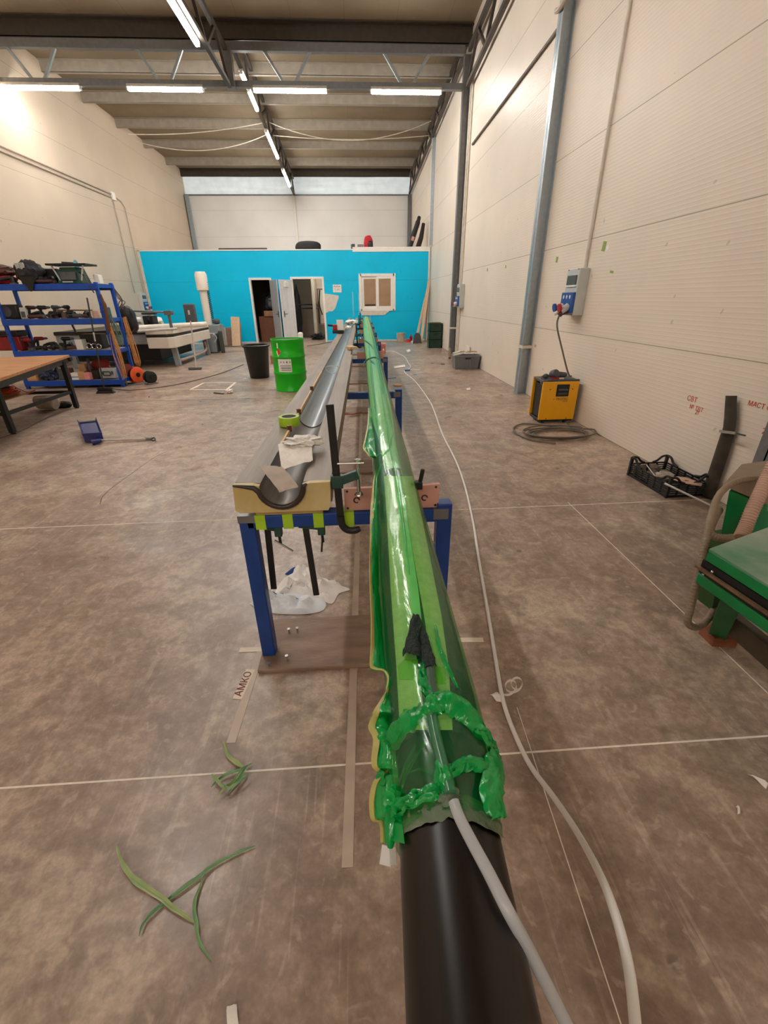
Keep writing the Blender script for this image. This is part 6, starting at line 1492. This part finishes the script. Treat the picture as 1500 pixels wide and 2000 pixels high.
one('orange_cord', mb.tube(bez(cr_, 2), .012, 8), mat('orange_cord', '#c8502a', .5), 'tangled orange cord on lower shelf of the workbench', 'cord')
one('black_adapter', MB().box(c+V((.16, -.05, .09)), (.16,.11,.07), rz=.4), M_black, 'black device in the tangled orange cord', 'device', bevel=.012)
one('white_switch', MB().box(c+V((-.03, -.12, .115)), (.06,.05,.03), rz=.2), M_white, 'small white switch on the tangled orange cord', 'switch', bevel=.006)
one('cord', MB().tube(bez([fl(50, 720, .72), V((-5.35, 7.2, .55)), V((-5.2, 7.05, .40)), V((-4.95, 6.95, .30)), V((-4.85, 7.0, .32))], 6), .006, 6), mat('orange_cord', '#c8502a', .5), 'thin orange cord dangling from under the oak top', 'cord')
q = fl(98, 800)
jg = thing('plastic_jug', 'white plastic jug lying on floor under the workbench', 'jug', q)
M_jug = mat('milky_plastic', '#cfc4bb', .4)
obj('body', MB().tube(bez([q+V((-.17,.02,.10)), q+V((-.14,.02,.11)), q+V((0,0,.115)), q+V((.12,-.02,.11)), q+V((.16,-.02,.10))], 4), [.03]+[.075]*2+[.10]*11+[.08,.06,.03], 20), M_jug, jg, smooth=60)
obj('handle', MB().tube(bez([q+V((-.02,-.10,.15)), q+V((.02,-.125,.16)), q+V((.07,-.12,.15)), q+V((.09,-.10,.13))], 4), .014, 8), M_jug, jg)
q = fl(126, 796); one('black_shoe', MB().lump(q+V((0,0,.045)), (.24,.13,.11), 8, .2), M_black, 'black crumpled thing on floor right of the white jug', 'cloth')
one('floor_cable', MB().tube(bez([fl(*p, .003) for p in ((0,856),(40,842),(80,822),(110,806),(138,796))], 5), .006, 4, flat=.4), M_crack, 'dark thin cable on floor running under the workbench to its rear leg', 'cable')

# ================================================================ CUTTING TABLE
M_cgrey = mat('machine_grey', '#8d9498', .4, .1, .05, 6); M_cwhite = mat('machine_white', '#e6ddd0', .35, 0, .04, 5)
CX0, CX1, CY0, CY1 = -7.2, -4.45, 11.65, 14.75
ct = thing('cutting_table', 'large grey flatbed cutting table with white end block behind the shelf', 'cutting table', ((CX0+CX1)/2, 13.2, 0))
obj('bed', MB().span(CX0, CX1-.2, CY0+.02, CY1-.02, .56, .80), M_cgrey, ct, bevel=.01); obj('bed_surface', MB().span(CX0, CX1-.15, CY0, CY1, .80, .87), M_black, ct, smooth=0)
obj('under_shade_block', MB().span(CX0+.1, CX1-.55, CY0+.45, CY1-.35, .14, .56), M_black, ct, bevel=.01)  # black block added for the dark shade under the bed
obj('side_band', MB().span(CX0, CX1-.25, CY0-.01, CY0+.03, .79, .855), M_black, ct, smooth=0)
poly = [(CX1-.62, CY0-.02), (CX1-.12, CY0-.02), (CX1+.0, CY0+.12), (CX1+.0, CY1-.12), (CX1-.12, CY1+.02), (CX1-.3, CY1+.02), (CX1-.3, CY0+.25), (CX1-.62, CY0+.2)]
def pz(z0, z1, m, n, grow=0.0):
    return obj(n, MB().prism([(x+grow*(1 if x > CX1-.2 else 0), y) for x, y in poly], z1-z0, Matrix.Translation((0,0,z0))), m, ct, bevel=.02, smooth=40)
pz(.46, .715, M_cwhite, 'end_block'); pz(.716, .775, M_black, 'black_band', -.01); pz(.776, .885, M_cwhite, 'end_cover', -.004)
for x, y in ((CX1-.08, CY0+.25), (CX1-.1, CY1-.3), (CX0+.2, CY0+.2), (CX0+.2, CY1-.2)):
    obj('leg', MB().bar(V((x, y, .03)), V((x-.04, y, .56)), .13, .10), M_cgrey, ct, bevel=.006); obj('foot', MB().cyl((x, y, 0), (x, y, .03), .07), M_chrome, ct)
obj('cross_rail', MB().tube(bez([V((CX1-.1, CY0+.3, .15)), V((CX1-.1, CY0+.8, .12)), V((CX1-.12, CY1-.5, .14)), V((CX1-.12, CY1-.4, .4))], 5), .035, 10), mat('pinkish_pipe', '#b49a8d', .5), ct)
g0 = V((CX1-.45, CY0+.06, .87)); g1 = yy(329, 611, CY0+.06)
obj('roll_post', MB().bar(V((g1.x, g1.y, .86)), V((g1.x, g1.y, g1.z+.02)), .06, .05, up=(0,1,0)).box((g1.x, g1.y, g1.z), (.18,.12,.10)), M_steel, ct, bevel=.006)
obj('roll_bar', MB().cyl(V((g1.x+.12, g1.y, g1.z)), yy(256, 607, CY0+.06), .022, n=12), M_steel, ct)
gt = yy(287, 620, 12.6)
obj('carriage', MB().box((gt.x, 12.6, 1.02), (.10,.3,.30)).box((gt.x+.16, 12.6, 1.02), (.08,.3,.30)).box((gt.x+.08, 12.6, 1.22), (.34,.16,.04)).box((gt.x+.05, 12.6, .90), (.5,.4,.07)), M_black, ct, bevel=.01)
gv = yy(372, 618, 14.3)
cn = obj('console', MB().box((gv.x-.02, 14.4, 1.12), (.34,.10,.62)), M_dgrey, ct, bevel=.04); obj('console_light', MB().box((gv.x-.04, 14.345, 1.2), (.05,.006,.12)), M_grey, cn, smooth=0)
r0_, r1_ = fl(266, 641, .945), fl(402, 633, .945)
one('film_roll', MB().cyl(r0_, r1_, .062, n=24), mat('roll_white', '#e8e2d6', .4), 'long white material roll lying on the cutting table', 'roll')
one('thin_tube', MB().cyl(fl(268, 647, .905), fl(345, 642, .905), .03, n=16), mat('tube_grey', '#b9b8b4', .4), 'thin grey tube in front of the white roll on the cutting table', 'tube')
one('paper_pile', MB().lump(yy(303, 628, 12.9)+V((0,0,-.02)), (.42,.3,.26), 9, .3), M_paper, 'white crumpled paper on the cutting table behind the roll', 'paper')
one('foam_roll', MB().cyl(yy(262, 626, 12.4), yy(277, 626, 12.4), .075, n=20), M_white, 'short white roll end at left on the cutting table', 'roll')
# extractor column behind the table
cx_ = -4.95; cy_ = 16.6
pc_ = thing('extractor_column', 'white upright extraction column with wider head behind the cutting table', 'column', (cx_, cy_, .3))
pb_, ptp = yy(407, 628, cy_), yy(391, 532, cy_)
hx = (pb_.x+ptp.x)/2
obj('tube', MB().cyl((hx, cy_, .30), (hx, cy_, 1.86), .125), M_cwhite, pc_); obj('head', MB().lathe([(.16,1.80),(.19,1.82),(.19,2.28),(.15,2.36),(0,2.36)], (hx, cy_, 0), 28), M_cwhite, pc_)
sp_ = [V((hx+.16+.035*math.cos(a*.9), cy_+.035*math.sin(a*.9), .8+1.3*a/160)) for a in range(160)]
obj('spiral_cord', MB().tube(sp_, .010, 6), M_black, pc_)
obj('base_unit', MB().box((hx+.1, cy_, .52), (.62,.5,.5)), M_cgrey, pc_, bevel=.02); obj('pump', MB().lump((hx+.3, cy_-.1, .86), (.22,.2,.2), 4, .1), M_dgrey, pc_)
q = fl(420, 690)
un = thing('pump_unit', 'grey-green machine unit on floor at right end of the cutting table', 'machine', q)
obj('body', MB().box((q.x-.12, q.y+.25, .30), (.38,.4,.56)), M_cgrey, un, bevel=.015); obj('side_door', MB().box((q.x+.18, q.y+.3, .32), (.12,.5,.62), rz=.25), mat('olive_dark', '#3a4038', .5), un, bevel=.01)
obj('hose_loop', MB().tube(bez([V((q.x+.02, q.y+.0, .5)), V((q.x+.08, q.y-.05, .56)), V((q.x+.14, q.y-.03, .45)), V((q.x+.05, q.y-.02, .33))], 6), .015, 8), M_grey, un)
# boards leaning on the blue wall
for k, (bpx, row, tpx, trow, w, m, lab) in enumerate(((437, 676, 432, 640, .30, mat('grey_board', '#9a9188', .7), 'grey board leaning on blue wall, leftmost of the leaning boards'), (449, 675, 444, 640, .26, mat('brown_board', '#86695a', .7), 'brown board leaning on blue wall second from left'), (462, 676, 459, 619, .30, M_plank, 'bright raw wood board leaning on blue wall'), (470, 674, 468, 630, .10, mat('grey_board', '#9a9188', .7), 'narrow grey board right of the raw wood board'))):
    a = fl(bpx, row); tp = yy(tpx, trow, a.y+.28)
    one('leaning_board', MB().bar(a+V((0, 0, .004)), tp, w, .03, up=(0, 1, 0)), m, lab, 'board', 'boards leaning on blue wall', smooth=0)
# squeegee / floor scraper
sq = thing('floor_scraper', 'grey floor scraper with long pale handle standing before the cutting table', 'scraper', fl(384, 724))
q = fl(384, 722); tp = yy(372, 627, q.y+.5)
obj('handle', MB().cyl(q+V((0,0,.04)), tp, .016, n=10), mat('pale_handle', '#b9a898', .5), sq); obj('head', MB().box(q+V((-.03,0,.03)), (.30,.10,.05), rz=.05), mat('scraper_grey', '#5b5c5c', .5), sq, bevel=.01)

# ================================================================ LEFT FLOOR
dp = thing('dustpan', 'blue long-handled dustpan lying on floor', 'dustpan', fl(190, 845))
M_dpb = mat('dustpan_blue', '#252a6b', .4, 0, .15, 10); M_dpg = mat('dustpan_grey', '#5d5a52', .6)
bl, br2, fr2, fl2 = fl(166, 863, .02), fl(203, 860, .02), fl(189, 822, .10), fl(153, 826, .10)
g = []
for i in range(6):
    t = i/5; l, r = lerp(bl, fl2, t), lerp(br2, fr2, t); 
    g.append([l+V((0,0,.09*(1-t*.5)))]+[lerp(l, r, s)+V((0,0,.0)) for s in (.08, .35, .65, .92)]+[r+V((0,0,.09*(1-t*.5)))])
obj('pan', MB().slab(g, .005), M_dpb, dp, smooth=30)
obj('back_wall', MB().bar(bl+V((0,0,.05)), br2+V((0,0,.05)), .01, .10), M_dpb, dp, bevel=.004); obj('lip', MB().bar(fl2+V((0,0,.005)), fr2+V((0,0,.005)), .06, .012), M_dpg, dp, bevel=.003)
obj('socket', MB().cyl(fl(180, 864, .03), fl(198, 860, .04), .032, .022), M_dpb, dp)
obj('handle', MB().cyl(fl(192, 860, .03), fl(290, 857, .02), .013, n=12), mat('pale_metal', '#c6bfb6', .35, .4), dp); obj('grip', MB().cyl(fl(283, 857, .02), fl(297, 857, .02), .017, n=12), M_steel, dp)
obj('hook', MB().tube(bez([fl(296, 857, .02), fl(301, 855, .02), fl(303, 859, .02), fl(298, 861, .02)], 4), .008, 8), M_black, dp)
c4 = [fl(*p) for p in ((372,761),(443,761),(460,747),(398,748))]
for i, lab in enumerate(('front side of white tape rectangle on floor left of the drum', 'right side of white tape rectangle on floor', 'back side of white tape rectangle on floor', 'left side of white tape rectangle on floor')):
    strip(lab, c4[i], c4[(i+1) % 4], .05, M_masking2, 'tape rectangle on floor', z=.0012+.0004*(i % 2))
one('dark_knife', MB().bar(fl(418, 767, .01), fl(437, 769, .01), .035, .018), M_dgrey, 'dark grey knife handle on floor below the tape rectangle', 'knife', bevel=.005)
one('paper_ball', MB().lump(fl(448, 768)+V((0,0,.035)), (.14,.10,.08), 13, .5), M_paper, 'crumpled white paper on floor beside the dark knife handle', 'paper')
one('paper_bit', MB().lump(fl(479, 741)+V((0,0,.012)), (.05,.04,.03), 14, .4), M_paper, 'tiny paper bit on floor before the black bin', 'paper')
q = fl(530, 712); one('tan_carton', MB().box(q+V((.02, .25, .10)), (.14, .2, .20), rz=.2), mat('tan_carton', '#a8795a', .75), 'tan carton piece on floor between bin and green drum', 'carton', smooth=0)
for k, (px, r) in enumerate(((291, 776), (302, 823))): one('floor_speck', MB().lump(fl(px, r)+V((0,0,.006)), (.03,.02,.014), k, .3, 2), M_black if k == 0 else M_white, ('black speck on floor beyond the dustpan', 'white speck on floor right of the dustpan')[k], 'speck')
# ================================================================ LIGHT AND RENDER
wd = bpy.data.worlds.new('world'); S.world = wd; wd.use_nodes = True
wd.node_tree.nodes['Background'].inputs[0].default_value = (.9, .95, 1, 1); wd.node_tree.nodes['Background'].inputs[1].default_value = .3
S.view_settings.view_transform = 'Standard'; S.view_settings.look = 'None'
S.view_settings.exposure = 2.0; S.view_settings.gamma = 1; S.view_settings.use_curve_mapping = False
S.cycles.use_denoising = True; S.cycles.max_bounces = 10; S.cycles.diffuse_bounces = 5; S.cycles.transparent_max_bounces = 24
S.cycles.sample_clamp_indirect = 6; S.cycles.caustics_reflective = False; S.cycles.caustics_refractive = False
